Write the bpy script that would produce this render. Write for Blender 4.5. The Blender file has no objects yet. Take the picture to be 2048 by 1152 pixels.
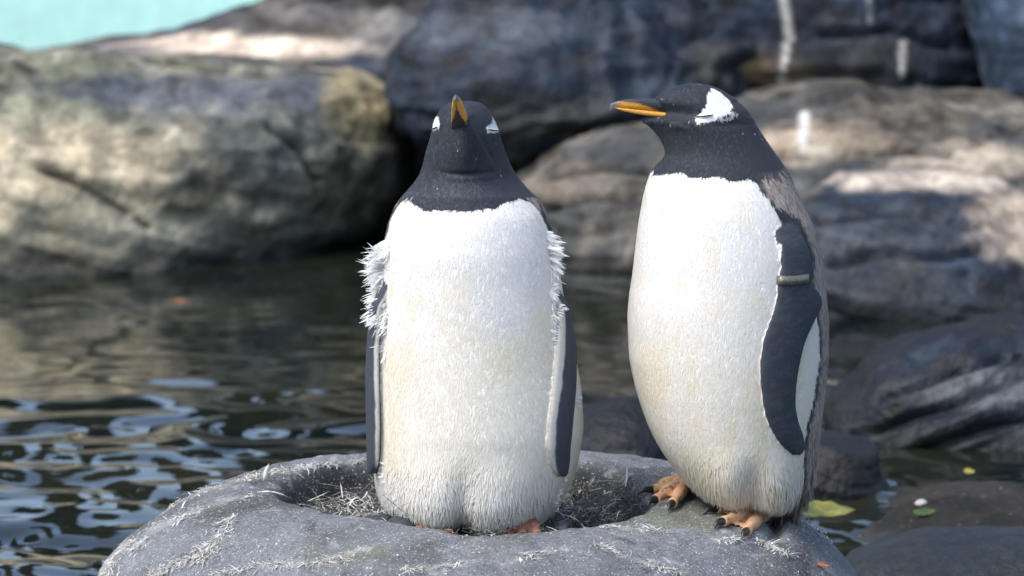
import bpy, bmesh, math, random
import numpy as np
from mathutils import Vector, Matrix
from mathutils.bvhtree import BVHTree

random.seed(7)
RNG = np.random.default_rng(7)
SC = bpy.context.scene
COL = SC.collection
PI = math.pi

# ------------------------------------------------------------------ camera
PITCH = math.radians(9.0)
LENS, DIST, ZC = 150.0, 6.5, 0.633
FPX = 2048 * LENS / 36.0
CAM_FWD = Vector((0, math.cos(PITCH), -math.sin(PITCH)))
CAM_UP = Vector((0, math.sin(PITCH), math.cos(PITCH)))
CAM_POS = Vector((0, 0, ZC)) - CAM_FWD * DIST
cam_data = bpy.data.cameras.new('camera')
cam = bpy.data.objects.new('camera', cam_data)
COL.objects.link(cam)
cam.location = CAM_POS
cam.rotation_euler = (math.radians(90) - PITCH, 0, 0)
cam_data.lens = LENS
cam_data.sensor_width = 36.0
cam_data.clip_end = 400
cam_data.dof.use_dof = True
cam_data.dof.focus_distance = 6.42
cam_data.dof.aperture_fstop = 5.2
SC.camera = cam

# ------------------------------------------------------------------ light
SUN_EL, SUN_AZ = math.radians(56), math.radians(-122)   # azimuth from +Y, clockwise
world = bpy.data.worlds.new('World')
SC.world = world
world.use_nodes = True
wn = world.node_tree
sky = wn.nodes.new('ShaderNodeTexSky')
sky.sky_type = 'NISHITA'
sky.sun_disc = False
sky.sun_elevation = SUN_EL
sky.sun_rotation = SUN_AZ
sky.air_density = 1.0
sky.dust_density = 2.6
sky.ozone_density = 1.0
bg = wn.nodes['Background']
bg.inputs['Strength'].default_value = 0.15
wn.links.new(sky.outputs[0], bg.inputs['Color'])
sun_data = bpy.data.lights.new('sun', 'SUN')
sun_data.energy = 1.3
sun_data.angle = math.radians(28)
sun_data.color = (1.0, 0.97, 0.92)
sun = bpy.data.objects.new('sun', sun_data)
COL.objects.link(sun)
sdir = Vector((math.sin(SUN_AZ) * math.cos(SUN_EL), math.cos(SUN_AZ) * math.cos(SUN_EL), math.sin(SUN_EL)))
sun.rotation_euler = sdir.to_track_quat('Z', 'Y').to_euler()
sun.location = (0, 0, 8)
SC.view_settings.view_transform = 'Standard'
SC.view_settings.look = 'None'
SC.view_settings.gamma = 1
SC.view_settings.exposure = 1.12
SC.render.engine = 'CYCLES'
SC.cycles.max_bounces = 8


# ------------------------------------------------------------------ helpers
def rnd(a, b):
    return random.uniform(a, b)


def p2w(px, py, Y):
    """point on the vertical plane y=Y that the photograph shows at pixel (px, py)"""
    u = (px - 1024) / FPX
    v = -(py - 576) / FPX
    d = CAM_FWD + Vector((1, 0, 0)) * u + CAM_UP * v
    t = (Y - CAM_POS.y) / d.y
    return CAM_POS + d * t


def w2p(V):
    r = V - np.array(CAM_POS)
    dep = r @ np.array(CAM_FWD)
    return 1024 + FPX * r[:, 0] / dep, 576 - FPX * (r @ np.array(CAM_UP)) / dep


def hash3(i, j, k, seed):
    h = (i * 374761393 + j * 668265263 + k * 2147483647 + seed * 974711) & 0xFFFFFFFF
    h = ((h ^ (h >> 13)) * 1274126177) & 0xFFFFFFFF
    h = ((h ^ (h >> 16)) * 2246822519) & 0xFFFFFFFF
    return ((h ^ (h >> 15)) & 0xFFFFFF) / float(0xFFFFFF)


def vnoise(P, seed=0):
    """smooth value noise, -1..1"""
    P = np.asarray(P, float)
    I = np.floor(P).astype(np.int64)
    F = P - I
    F = F * F * F * (F * (F * 6 - 15) + 10)
    out = 0
    for a in (0, 1):
        wa = F[:, 0] if a else 1 - F[:, 0]
        for b in (0, 1):
            wb = F[:, 1] if b else 1 - F[:, 1]
            for c in (0, 1):
                wc = F[:, 2] if c else 1 - F[:, 2]
                out = out + wa * wb * wc * hash3(I[:, 0] + a, I[:, 1] + b, I[:, 2] + c, seed)
    return out * 2 - 1


def fbm(P, oct=4, seed=0, gain=0.5):
    P = np.asarray(P, float)
    a, s, o = 1.0, 0.0, 0
    for k in range(oct):
        o = o + a * vnoise(P * (2.03 ** k) + 17.3 * k, seed + k)
        s += a
        a *= gain
    return o / s


def sstep(a, b, x):
    t = np.clip((np.asarray(x, float) - a) / (b - a), 0, 1)
    return t * t * (3 - 2 * t)


def pchip(xs, ys, q):
    """monotone cubic interpolation"""
    xs, ys, q = np.asarray(xs, float), np.asarray(ys, float), np.asarray(q, float)
    h = np.diff(xs)
    d = np.diff(ys) / h
    m = np.zeros(len(xs))
    for i in range(1, len(xs) - 1):
        if d[i - 1] * d[i] > 0:
            w1, w2 = 2 * h[i] + h[i - 1], h[i] + 2 * h[i - 1]
            m[i] = (w1 + w2) / (w1 / d[i - 1] + w2 / d[i])
    m[0], m[-1] = d[0], d[-1]
    i = np.clip(np.searchsorted(xs, q) - 1, 0, len(xs) - 2)
    t = np.clip((q - xs[i]) / h[i], 0, 1)
    return ((2 * t**3 - 3 * t**2 + 1) * ys[i] + (t**3 - 2 * t**2 + t) * h[i] * m[i]
            + (-2 * t**3 + 3 * t**2) * ys[i + 1] + (t**3 - t**2) * h[i] * m[i + 1])


def inpoly(x, y, poly):
    x, y = np.asarray(x, float), np.asarray(y, float)
    c = np.zeros(x.shape, bool)
    n = len(poly)
    for i in range(n):
        x1, y1 = poly[i]
        x2, y2 = poly[(i + 1) % n]
        if y1 == y2:
            continue
        c ^= ((y1 > y) != (y2 > y)) & (x < (x2 - x1) * (y - y1) / (y2 - y1) + x1)
    return c


def link(o, parent=None):
    COL.objects.link(o)
    if parent is not None:
        o.parent = parent
    return o


def mesh_np(name, V, F, mat=None, parent=None, smooth=True, col=None, origin=None):
    me = bpy.data.meshes.new(name)
    V = np.asarray(V, float)
    if origin is not None:
        V = V - np.asarray(origin, float)
    if isinstance(F, list):
        me.from_pydata(V.tolist(), [], F)
    else:
        k = F.shape[1]
        me.vertices.add(len(V)); me.loops.add(F.size); me.polygons.add(len(F))
        me.vertices.foreach_set('co', V.astype(np.float32).ravel())
        me.loops.foreach_set('vertex_index', F.astype(np.int32).ravel())
        me.polygons.foreach_set('loop_start', np.arange(0, F.size, k, dtype=np.int32))
        me.update(calc_edges=True)
    if smooth:
        me.polygons.foreach_set('use_smooth', [True] * len(me.polygons))
    if col is not None:
        set_col(me, col)
    if mat is not None:
        me.materials.append(mat)
    me.update()
    o = bpy.data.objects.new(name, me)
    link(o, parent)
    if origin is not None and parent is None:
        o.location = tuple(origin)
    return o


def set_col(me, col, name='col'):
    a = me.color_attributes.new(name, 'FLOAT_COLOR', 'POINT')
    c = np.ones((len(col), 4), np.float32)
    c[:, :3] = col
    a.data.foreach_set('color', c.ravel())


def tag(o, label=None, cat=None, group=None, kind=None):
    if label: o['label'] = label
    if cat: o['category'] = cat
    if group: o['group'] = group
    if kind: o['kind'] = kind
    return o


def empty(name, loc):
    o = bpy.data.objects.new(name, None)
    o.location = loc
    o.empty_display_size = 0.05
    return link(o)


def grid_faces(n, m, wrap=True, off=0):
    i, j = np.meshgrid(np.arange(n - 1), np.arange(m if wrap else m - 1), indexing='ij')
    a = i * m + j
    b = i * m + (j + 1) % m
    return (np.stack([a, b, b + m, a + m], -1).reshape(-1, 4) + off)


# ------------------------------------------------------------------ materials
def mat(name, base=(0.5, 0.5, 0.5), rough=0.7, spec=0.5, attr=None, noise=None, bump=None, sheen=0, ior=None, coat=0, sss=0):
    m = bpy.data.materials.new(name)
    m.use_nodes = True
    nt = m.node_tree
    b = nt.nodes['Principled BSDF']
    b.inputs['Roughness'].default_value = rough
    b.inputs['Specular IOR Level'].default_value = spec
    b.inputs['Base Color'].default_value = (*base, 1)
    if ior: b.inputs['IOR'].default_value = ior
    if sheen:
        b.inputs['Sheen Weight'].default_value = sheen
        b.inputs['Sheen Roughness'].default_value = 0.5
    if coat: b.inputs['Coat Weight'].default_value = coat
    if sss:
        b.inputs['Subsurface Weight'].default_value = sss
        b.inputs['Subsurface Scale'].default_value = 0.006
        b.inputs['Subsurface Radius'].default_value = (1, 0.8, 0.6)
    src = None
    if attr:
        a = nt.nodes.new('ShaderNodeVertexColor')
        a.layer_name = attr
        src = a.outputs['Color']
    tc = nt.nodes.new('ShaderNodeTexCoord')
    if noise:                                   # (scale, lo, hi, detail): multiplies the colour
        for (sc, lo, hi, det) in noise:
            n = nt.nodes.new('ShaderNodeTexNoise')
            n.inputs['Scale'].default_value = sc
            n.inputs['Detail'].default_value = det
            n.inputs['Roughness'].default_value = 0.65
            nt.links.new(tc.outputs['Object'], n.inputs['Vector'])
            r = nt.nodes.new('ShaderNodeMapRange')
            r.inputs['From Min'].default_value = 0.3
            r.inputs['From Max'].default_value = 0.7
            r.inputs['To Min'].default_value = lo
            r.inputs['To Max'].default_value = hi
            nt.links.new(n.outputs['Fac'], r.inputs['Value'])
            mx = nt.nodes.new('ShaderNodeMix')
            mx.data_type = 'RGBA'
            mx.blend_type = 'MULTIPLY'
            mx.inputs[0].default_value = 1
            if src is None:
                mx.inputs[6].default_value = (*base, 1)
            else:
                nt.links.new(src, mx.inputs[6])
            nt.links.new(r.outputs['Result'], mx.inputs[7])
            src = mx.outputs[2]
    if src is not None:
        nt.links.new(src, b.inputs['Base Color'])
    if bump:                                    # (scale, strength, distance, detail)
        prev = None
        for (sc, st, dist, det) in bump:
            n = nt.nodes.new('ShaderNodeTexNoise')
            n.inputs['Scale'].default_value = sc
            n.inputs['Detail'].default_value = det
            n.inputs['Roughness'].default_value = 0.6
            nt.links.new(tc.outputs['Object'], n.inputs['Vector'])
            bp = nt.nodes.new('ShaderNodeBump')
            bp.inputs['Strength'].default_value = st
            bp.inputs['Distance'].default_value = dist
            nt.links.new(n.outputs['Fac'], bp.inputs['Height'])
            if prev is not None:
                nt.links.new(prev, bp.inputs['Normal'])
            prev = bp.outputs['Normal']
        nt.links.new(prev, b.inputs['Normal'])
    return m


M_body = mat('plumage_skin', rough=0.75, spec=0.25, attr='col', noise=[(260, 0.9, 1.08, 3)], bump=[(420, 0.35, 0.002, 3)])
M_feather = mat('plumage_feather', rough=0.7, spec=0.22, attr='col', sheen=0.15)
def add_translucency(m, fac):
    nt = m.node_tree
    b = nt.nodes['Principled BSDF']
    out = nt.nodes['Material Output']
    t = nt.nodes.new('ShaderNodeBsdfTranslucent')
    nt.links.new(b.inputs['Base Color'].links[0].from_socket, t.inputs['Color'])
    mx = nt.nodes.new('ShaderNodeMixShader')
    mx.inputs[0].default_value = fac
    nt.links.new(b.outputs[0], mx.inputs[1])
    nt.links.new(t.outputs[0], mx.inputs[2])
    nt.links.new(mx.outputs[0], out.inputs['Surface'])


add_translucency(M_feather, 0.32)
M_bill = mat('bill_horn', rough=0.42, spec=0.45, attr='col', noise=[(220, 0.75, 1.15, 3)], bump=[(300, 0.25, 0.001, 2)])
M_claw = mat('claw_horn', (0.012, 0.013, 0.016), 0.38, 0.5, noise=[(250, 0.6, 1.8, 3)])
M_eye = mat('eye_dark', (0.006, 0.005, 0.005), 0.15, 0.6)
M_lid = mat('eyelid_white', (0.62, 0.62, 0.6), 0.7, 0.2)
M_band = mat('flipper_band_metal', (0.19, 0.18, 0.145), 0.45, 0.5, noise=[(160, 0.6, 1.2, 3)])
M_band.node_tree.nodes['Principled BSDF'].inputs['Metallic'].default_value = 0.5
M_concrete = mat('nest_concrete', rough=0.9, spec=0.25, attr='col', noise=[(9, 0.78, 1.18, 5), (140, 0.72, 1.28, 4)],
                 bump=[(60, 0.6, 0.012, 6), (420, 0.7, 0.004, 3)])
M_down = mat('moulted_down', rough=0.8, spec=0.2, attr='col')
M_rock = mat('pond_rock', rough=0.7, spec=0.2, attr='col', noise=[(6, 0.7, 1.25, 6), (45, 0.65, 1.3, 5)],
             bump=[(14, 0.6, 0.03, 6), (90, 0.5, 0.008, 4)])
M_wetrock = mat('wet_rock', rough=0.45, spec=0.25, attr='col', noise=[(7, 0.6, 1.3, 6), (60, 0.6, 1.35, 5)],
                bump=[(18, 0.6, 0.03, 6), (110, 0.5, 0.006, 4)])
M_mud = mat('mud', rough=0.75, spec=0.12, attr='col', noise=[(30, 0.7, 1.25, 6), (300, 0.55, 1.45, 3)], bump=[(90, 0.5, 0.01, 5), (500, 0.5, 0.003, 2)])
M_pebble = mat('pebble_stone', (0.035, 0.042, 0.05), 0.6, 0.4, noise=[(40, 0.6, 1.4, 4), (400, 0.7, 1.6, 2)], bump=[(200, 0.3, 0.002, 3)])
M_leaf = mat('leaf_skin', rough=0.6, spec=0.25, attr='col', noise=[(60, 0.7, 1.25, 4)])
M_ground = mat('ground_earth', (0.12, 0.10, 0.075), 0.9, 0.2, noise=[(2, 0.7, 1.2, 6)])
M_wall = mat('turquoise_paint', (0.52, 0.86, 0.76), 0.6, 0.3, noise=[(0.9, 0.88, 1.1, 4), (14, 0.92, 1.06, 3)], bump=[(30, 0.2, 0.01, 3)])


def add_specks(m, scale, lo, hi, colour):
    nt = m.node_tree
    b = nt.nodes['Principled BSDF']
    src = b.inputs['Base Color'].links[0].from_socket
    tc = nt.nodes.new('ShaderNodeTexCoord')
    n = nt.nodes.new('ShaderNodeTexNoise')
    n.inputs['Scale'].default_value = scale
    n.inputs['Detail'].default_value = 2
    nt.links.new(tc.outputs['Object'], n.inputs['Vector'])
    r = nt.nodes.new('ShaderNodeMapRange')
    r.inputs['From Min'].default_value = lo
    r.inputs['From Max'].default_value = hi
    nt.links.new(n.outputs['Fac'], r.inputs['Value'])
    mx = nt.nodes.new('ShaderNodeMix')
    mx.data_type = 'RGBA'
    nt.links.new(r.outputs['Result'], mx.inputs[0])
    nt.links.new(src, mx.inputs[6])
    mx.inputs[7].default_value = (*colour, 1)
    nt.links.new(mx.outputs[2], b.inputs['Base Color'])


add_specks(M_concrete, 330, 0.64, 0.70, (0.55, 0.55, 0.55))
add_specks(M_concrete, 150, 0.69, 0.74, (0.5, 0.5, 0.5))
add_specks(M_concrete, 260, 0.34, 0.29, (0.03, 0.03, 0.03))
add_specks(M_mud, 120, 0.70, 0.74, (0.22, 0.21, 0.19))


def water_material():
    m = bpy.data.materials.new('pond_water')
    m.use_nodes = True
    nt = m.node_tree
    b = nt.nodes['Principled BSDF']
    b.inputs['Base Color'].default_value = (0.016, 0.021, 0.017, 1)
    b.inputs['Roughness'].default_value = 0.03
    b.inputs['IOR'].default_value = 1.5
    tc = nt.nodes.new('ShaderNodeTexCoord')
    n = nt.nodes.new('ShaderNodeTexNoise')
    n.inputs['Scale'].default_value = 2.2
    n.inputs['Detail'].default_value = 4
    nt.links.new(tc.outputs['Object'], n.inputs['Vector'])
    r = nt.nodes.new('ShaderNodeValToRGB')
    r.color_ramp.elements[0].position = 0.35
    r.color_ramp.elements[0].color = (0.004, 0.007, 0.007, 1)
    r.color_ramp.elements[1].position = 0.7
    r.color_ramp.elements[1].color = (0.018, 0.019, 0.011, 1)
    nt.links.new(n.outputs['Fac'], r.inputs['Fac'])
    nt.links.new(r.outputs['Color'], b.inputs['Base Color'])
    return m


M_water = water_material()


# ------------------------------------------------------------------ ground, water, wall
V = np.array([(-60, -40, -0.35), (60, -40, -0.35), (60, 90, -0.35), (-60, 90, -0.35)], float)
tag(mesh_np('ground', V, [[0, 1, 2, 3]], M_ground), kind='structure')


def water_height(x, y):
    z = np.zeros_like(x)
    o = np.zeros_like(x)
    P = np.stack([x, y, o], -1)
    x2 = x + 0.10 * fbm(P * 1.3, 2, 40) + 0.055 * vnoise(P / 0.21, 45)
    y2 = y + 0.055 * vnoise(P / 0.19 + 7.7, 46)
    near = 1.0 - 0.78 * sstep(1.5, 3.0, y)
    for (lx, ly, a, s) in ((0.25, 0.21, 0.0095, 41), (0.125, 0.11, 0.0076, 42), (0.065, 0.055, 0.0018, 43)):
        z += a * vnoise(np.stack([(x2 + 0.35 * y2) / lx, (y2 - 0.2 * x2) / ly, o], -1), s) * near
    z += 0.006 * vnoise(np.stack([x / 1.1, y / 0.55, o], -1), 44)
    return z


def build_water():
    xs = np.concatenate([[-14, -9, -6, -4.5], np.arange(-3.2, 3.2, 0.016), [4.5, 6, 9, 14]])
    ys = np.concatenate([[-5, -3, -1.5, -0.8], np.arange(-0.4, 5.6, 0.016), [6.0, 6.5, 7.0]])
    X, Y = np.meshgrid(xs, ys)
    z = water_height(X.ravel(), Y.ravel())
    V = np.stack([X.ravel(), Y.ravel(), z], -1)
    F = grid_faces(len(ys), len(xs), wrap=False)
    return tag(mesh_np('pond_water', V, F, M_water), kind='structure')


build_water()


def build_wall():
    bm = bmesh.new()
    x0, x1, y0, y1, z0, z1 = -7, 7, 7.5, 7.7, -0.4, 0.58
    vs = [bm.verts.new(c) for c in ((x0, y0, z0), (x1, y0, z0), (x1, y1, z0), (x0, y1, z0), (x0, y0, z1), (x1, y0, z1), (x1, y1, z1), (x0, y1, z1))]
    for f in ((3, 2, 1, 0), (4, 5, 6, 7), (0, 1, 5, 4), (1, 2, 6, 5), (2, 3, 7, 6), (3, 0, 4, 7)):
        bm.faces.new([vs[i] for i in f])
    bmesh.ops.bevel(bm, geom=bm.edges[:], offset=0.02, segments=2, affect='EDGES')
    me = bpy.data.meshes.new('enclosure_wall')
    bm.to_mesh(me)
    bm.free()
    me.materials.append(M_wall)
    o = link(bpy.data.objects.new('enclosure_wall', me))
    tag(o, 'turquoise painted enclosure wall far behind the rocks', 'wall')


build_wall()


def build_unseen_cypresses():  # row added out of view to give the pond dark bands and sky gaps
    rng = np.random.default_rng(5)
    n = 3600
    protos = []
    for v in range(3):
        H = 5.2
        z = H * (0.04 + 0.96 * rng.random(n))
        R = 0.20 * np.clip(np.sin(PI * np.clip(z / H, 0, 1) ** 0.6), 0, 1) ** 0.55 * (1 + 0.25 * np.sin(z * 5 + v))
        a = rng.uniform(0, 2 * PI, n)
        r = R * rng.random(n) ** 0.45
        C = np.stack([r * np.cos(a) + 0.05 * np.sin(z * 1.9 + v), r * np.sin(a), z], -1)
        A = rng.normal(size=(n, 3)) + np.array((0, 0, 1.2)); A /= np.linalg.norm(A, axis=1, keepdims=True)
        B = np.cross(A, rng.normal(size=(n, 3))); B /= np.linalg.norm(B, axis=1, keepdims=True)
        L = rng.uniform(0.05, 0.10, n)[:, None]
        V = np.stack([C - A * L, C + B * L * .5, C + A * L, C - B * L * .5], 1).reshape(-1, 3)
        F = np.arange(4 * n).reshape(-1, 4)
        c = np.repeat(lerp(np.broadcast_to(np.array((0.008, 0.013, 0.007)), (n, 3)), np.array((0.02, 0.034, 0.015)), rng.random(n)), 4, 0)
        protos.append((V, F, c))
    meshes = []
    x = -7.5
    k = 0
    while x < 7.5:
        root = empty('cypress', (x, 9.6 + rnd(-.25, .25), -0.35))
        tag(root, 'slender dark cypress behind the turquoise wall, seen only mirrored in the pond', 'tree', 'cypress row mirrored in the pond')
        if k < 3:
            V, F, c = protos[k]
            o = mesh_np('crown', V, F, M_leaf, root, smooth=False, col=c)
            tv, tf = tube_simple((0, 0, 0), 4.2, 0.05)
            t = mesh_np('trunk', tv, tf, M_bark, root)
            meshes.append((o.data, t.data))
        else:
            mc, mt = meshes[k % 3]
            link(bpy.data.objects.new('crown', mc), root)
            link(bpy.data.objects.new('trunk', mt), root)
        root.rotation_euler.z = rnd(0, 6)
        root.scale = (1, 1, rnd(.85, 1.15))
        x += rnd(0.42, 0.72)
        k += 1


def tube_simple(b, h, r, m=8):
    V = []
    for i in range(6):
        t = i / 5
        for j in range(m):
            a = 2 * PI * j / m
            V.append((b[0] + 0.08 * math.sin(3 * t + b[0]) + r * (1 - .6 * t) * math.cos(a), b[1] + r * (1 - .6 * t) * math.sin(a), b[2] + h * t))
    F = grid_faces(6, m).tolist() + [list(range(m))[::-1], [5 * m + j for j in range(m)]]
    return np.array(V), F


def lerp(a, b, t):
    return a + (b - a) * np.asarray(t)[:, None]


M_bark = mat('bark', (0.06, 0.045, 0.035), 0.9, 0.2, noise=[(20, .6, 1.3, 4)])
build_unseen_cypresses()

# ------------------------------------------------------------------ loft used by rocks and penguins
class Loft:
    """stack of horizontal slices; rows are (pixel y, left px, right px, front depth, back depth)"""
    def __init__(self, rows, Y, point=None, pts=None):
        self.Y = Y
        rows = sorted(rows, key=lambda r: -r[0])
        z, cx, w, df, db = [], [], [], [], []
        for (py, L, R, f, b) in rows:
            a, c = p2w(L, py, Y), p2w(R, py, Y)
            z.append(a.z); cx.append((a.x + c.x) / 2); w.append((c.x - a.x) / 2); df.append(f); db.append(b)
        self.z = np.array(z)
        self.k = [np.array(q) for q in (cx, w, df, db)]
        self.point = point
        self.pts = pts            # (z list, k list) pointiness
        self.ex = 2.0

    def params(self, z):
        return [pchip(self.z, q, z) for q in self.k]

    def surf(self, phi, z):
        phi, z = np.broadcast_arrays(np.asarray(phi, float), np.asarray(z, float))
        cx, w, df, db = self.params(z.ravel())
        ph = phi.ravel()
        s, c = np.sin(ph), np.cos(ph)
        e = 2.0 / self.ex
        s = np.sign(s) * np.abs(s) ** e
        c = np.sign(c) * np.abs(c) ** e
        if self.point is not None:
            k = np.interp(z.ravel(), self.pts[0], self.pts[1])
            if self.point == 'front':
                s = s * (1 - k * np.clip(c, 0, 1) ** 1.4)
            else:
                c = c * (1 - k * np.clip(-s, 0, 1) ** 1.2)
        d = np.where(c > 0, df, db)
        return np.stack([cx + w * s, self.Y - d * c, z.ravel()], -1)

    def at(self, px, py):
        """(phi, z) of the front surface point seen at a pixel"""
        Y = self.Y
        for _ in range(6):
            p = p2w(px, py, Y)
            z = float(np.clip(p.z, self.z[0], self.z[-1]))
            cx, w, df, db = [float(q[0]) for q in self.params(np.array([z]))]
            s = max(-0.985, min(0.985, (p.x - cx) / max(w, 1e-4)))
            phi = math.asin(s)
            Y = float(self.surf(phi, z)[0, 1])
        return phi, z

    def mesh(self, n, m, pole=0.75):
        t = np.linspace(0, 1, n)
        z = self.z[0] + (self.z[-1] - self.z[0]) * (t if pole is None else 0.5 - 0.5 * np.sign(np.cos(PI * t)) * np.abs(np.cos(PI * t)) ** pole)
        ph = np.linspace(-PI, PI, m, endpoint=False)
        Z, P = np.meshgrid(z, ph, indexing='ij')
        V = self.surf(P.ravel(), Z.ravel())
        F = grid_faces(n, m).tolist()
        nv = len(V)
        lo, hi = V[:m].mean(0), V[-m:].mean(0)
        V = np.vstack([V, lo, hi])
        F += [[(j + 1) % m, j, nv] for j in range(m)]
        F += [[(n - 1) * m + j, (n - 1) * m + (j + 1) % m, nv + 1] for j in range(m)]
        return V, F


# ------------------------------------------------------------------ rocks
def vert_normals(V, F):
    N = np.zeros_like(V)
    for f in (3, 4):
        Q = np.array([q for q in F if len(q) == f])
        if len(Q) == 0: continue
        n = np.cross(V[Q[:, 1]] - V[Q[:, 0]], V[Q[:, 2]] - V[Q[:, 0]])
        for k in range(f):
            np.add.at(N, Q[:, k], n)
    return N / np.maximum(np.linalg.norm(N, axis=1, keepdims=True), 1e-9)


SLATE = np.array((0.047, 0.074, 0.120))
PALE = np.array((0.36, 0.31, 0.245))
OLIVE = np.array((0.125, 0.125, 0.088))
BROWN = np.array((0.16, 0.105, 0.06))
DARK = np.array((0.018, 0.022, 0.028))


def lerp(a, b, t):
    return a + (b - a) * np.asarray(t)[:, None]


def crease(px, py, pts, wd):
    best = np.full(len(px), 1e9)
    for (x1, y1), (x2, y2) in zip(pts[:-1], pts[1:]):
        tt = np.clip(((px - x1) * (x2 - x1) + (py - y1) * (y2 - y1)) / ((x2 - x1) ** 2 + (y2 - y1) ** 2), 0, 1)
        best = np.minimum(best, np.hypot(px - x1 - tt * (x2 - x1), py - y1 - tt * (y2 - y1)))
    return np.exp(-(best / wd) ** 2)


def rock(label, rows, Y, seed, n=150, m=260, amp=0.05, strata=(0.0, 0.3, 1.0), samp=0.02, tilt=0.0, palette=(SLATE, OLIVE, PALE),
         spots=(), material=None, ex=2.4, wet=0.12, streaks=(), dim=0.2, shear=0.0, cracks=()):
    rows = [r if len(r) == 5 else (*r, *(rows[0][3:5])) for r in rows]
    lf = Loft(rows, Y)
    lf.ex = ex
    V, F = lf.mesh(n, m)
    N = vert_normals(V, F)
    P = V * 1.0
    big = fbm(P * 2.6, 4, seed)
    fine = fbm(P * 11, 4, seed + 5)
    ridg = 1 - np.abs(fbm(P * 4.2, 4, seed + 9)) * 2
    # strata: layers that tilt across the face
    q = P[:, 2] + tilt * P[:, 0] + 0.06 * fbm(P * 2, 3, seed + 3)
    layer = np.abs(((q * 9) % 1) - 0.5) * 2
    fine_layer = fbm(np.stack([P[:, 0] * 1.5, P[:, 1] * 1.5, q * 34], -1), 3, seed + 13)
    crag = 1 - 2.2 * np.abs(fbm(P * np.array((6, 6, 9)), 4, seed + 80))
    disp = amp * (big * 1.0 + 0.35 * ridg + 0.42 * crag) + samp * (layer - 0.5) * 0.7 + samp * 0.8 * fine_layer + amp * 0.22 * fine
    V = V + N * disp[:, None]
    dy = shear * (V[:, 0] - lf.k[0][len(lf.k[0]) // 2])
    V[:, 1] += dy
    V[:, 2] -= dy * 0.115 * np.clip(V[:, 2] / 0.7, 0, 1.3)
    # base colour of the stone
    a, b, c = palette
    t1 = sstep(-0.15, 0.35, fbm(P * 3.1, 5, seed + 20))
    t2 = sstep(0.12, 0.5, fbm(P * 4.5 + 3, 5, seed + 25))
    colr = lerp(np.broadcast_to(a, V.shape), b, t1)
    colr = lerp(colr, c, t2)
    colr = lerp(colr, DARK * 1.1, 0.75 * sstep(0.25, 0.55, fine_layer * 0.6 + 0.6 * fbm(P * 8, 4, seed + 31)))
    mot = fbm(P * 16, 4, seed + 70, 0.65)
    colr = lerp(colr, colr * 0.32, 0.9 * sstep(0.02, 0.42, mot))
    colr = lerp(colr, np.minimum(colr * 2.0 + 0.012, 0.6), 0.7 * sstep(-0.1, -0.45, mot))
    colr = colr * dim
    px, py = w2p(V)
    for (sx, sy, rx, ry, cc, k) in spots:      # ochre and grey stone patches, plus sunlight and gap shade painted as colour
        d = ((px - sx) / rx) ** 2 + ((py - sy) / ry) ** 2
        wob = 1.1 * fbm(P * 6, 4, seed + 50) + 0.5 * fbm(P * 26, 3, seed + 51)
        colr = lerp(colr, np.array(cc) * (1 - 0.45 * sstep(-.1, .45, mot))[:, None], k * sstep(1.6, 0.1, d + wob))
    for (pts, wd, k) in streaks:               # white droppings run down the face
        for (x1, y1), (x2, y2) in zip(pts[:-1], pts[1:]):
            tt = np.clip(((px - x1) * (x2 - x1) + (py - y1) * (y2 - y1)) / ((x2 - x1) ** 2 + (y2 - y1) ** 2), 0, 1)
            d = np.hypot(px - x1 - tt * (x2 - x1), py - y1 - tt * (y2 - y1))
            colr = lerp(colr, np.array((0.62, 0.6, 0.55)), k * sstep(wd, wd * 0.4, d) * (V[:, 1] < Y + 0.02))
    for (pts, wd) in cracks:                   # open joints in the stone
        cm = crease(px + 9 * fbm(P * 9, 3, seed + 90), py + 9 * fbm(P * 9, 3, seed + 91), pts, wd) * (V[:, 1] < Y + 0.05)
        V = V - N * ((0.035 if Y > 3 else 0.016) * cm)[:, None]
        colr = lerp(colr, DARK, 0.8 * sstep(0.3, 0.9, cm))
    wl = sstep(wet, 0.0, V[:, 2] + 0.05 * fbm(P * 5, 3, seed + 60))      # weed and wet stone at the waterline
    colr = lerp(colr, np.array((0.022, 0.026, 0.026)), 0.85 * wl)
    o = mesh_np('rock', V, F, material or M_rock, col=np.clip(colr, 0.01, 0.9), origin=(lf.k[0][0], Y, 0))
    tag(o, label, 'rock', 'rocks round the pond')
    return o


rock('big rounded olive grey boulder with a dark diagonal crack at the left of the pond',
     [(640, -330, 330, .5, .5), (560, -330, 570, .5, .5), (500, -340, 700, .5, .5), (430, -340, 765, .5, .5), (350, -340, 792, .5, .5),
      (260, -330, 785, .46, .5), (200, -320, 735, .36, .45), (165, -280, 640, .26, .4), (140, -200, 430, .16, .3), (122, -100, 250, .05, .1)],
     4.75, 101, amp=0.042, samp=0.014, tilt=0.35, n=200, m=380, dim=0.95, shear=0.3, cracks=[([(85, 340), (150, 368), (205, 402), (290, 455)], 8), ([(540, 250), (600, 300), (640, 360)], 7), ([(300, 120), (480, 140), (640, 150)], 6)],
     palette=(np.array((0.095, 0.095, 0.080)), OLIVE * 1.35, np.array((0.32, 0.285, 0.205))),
     spots=[(130, 330, 250, 95, (0.66, 0.56, 0.38), .9), (80, 450, 280, 100, (0.50, 0.44, 0.30), .85), (420, 190, 330, 45, (0.085, 0.098, 0.12), .9),  # warm spots paint sunlight, the blue one sky light on the top
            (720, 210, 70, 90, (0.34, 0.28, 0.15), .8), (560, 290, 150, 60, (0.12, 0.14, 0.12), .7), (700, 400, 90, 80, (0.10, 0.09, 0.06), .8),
            (330, 470, 170, 40, (0.34, 0.32, 0.25), .7)])
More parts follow.
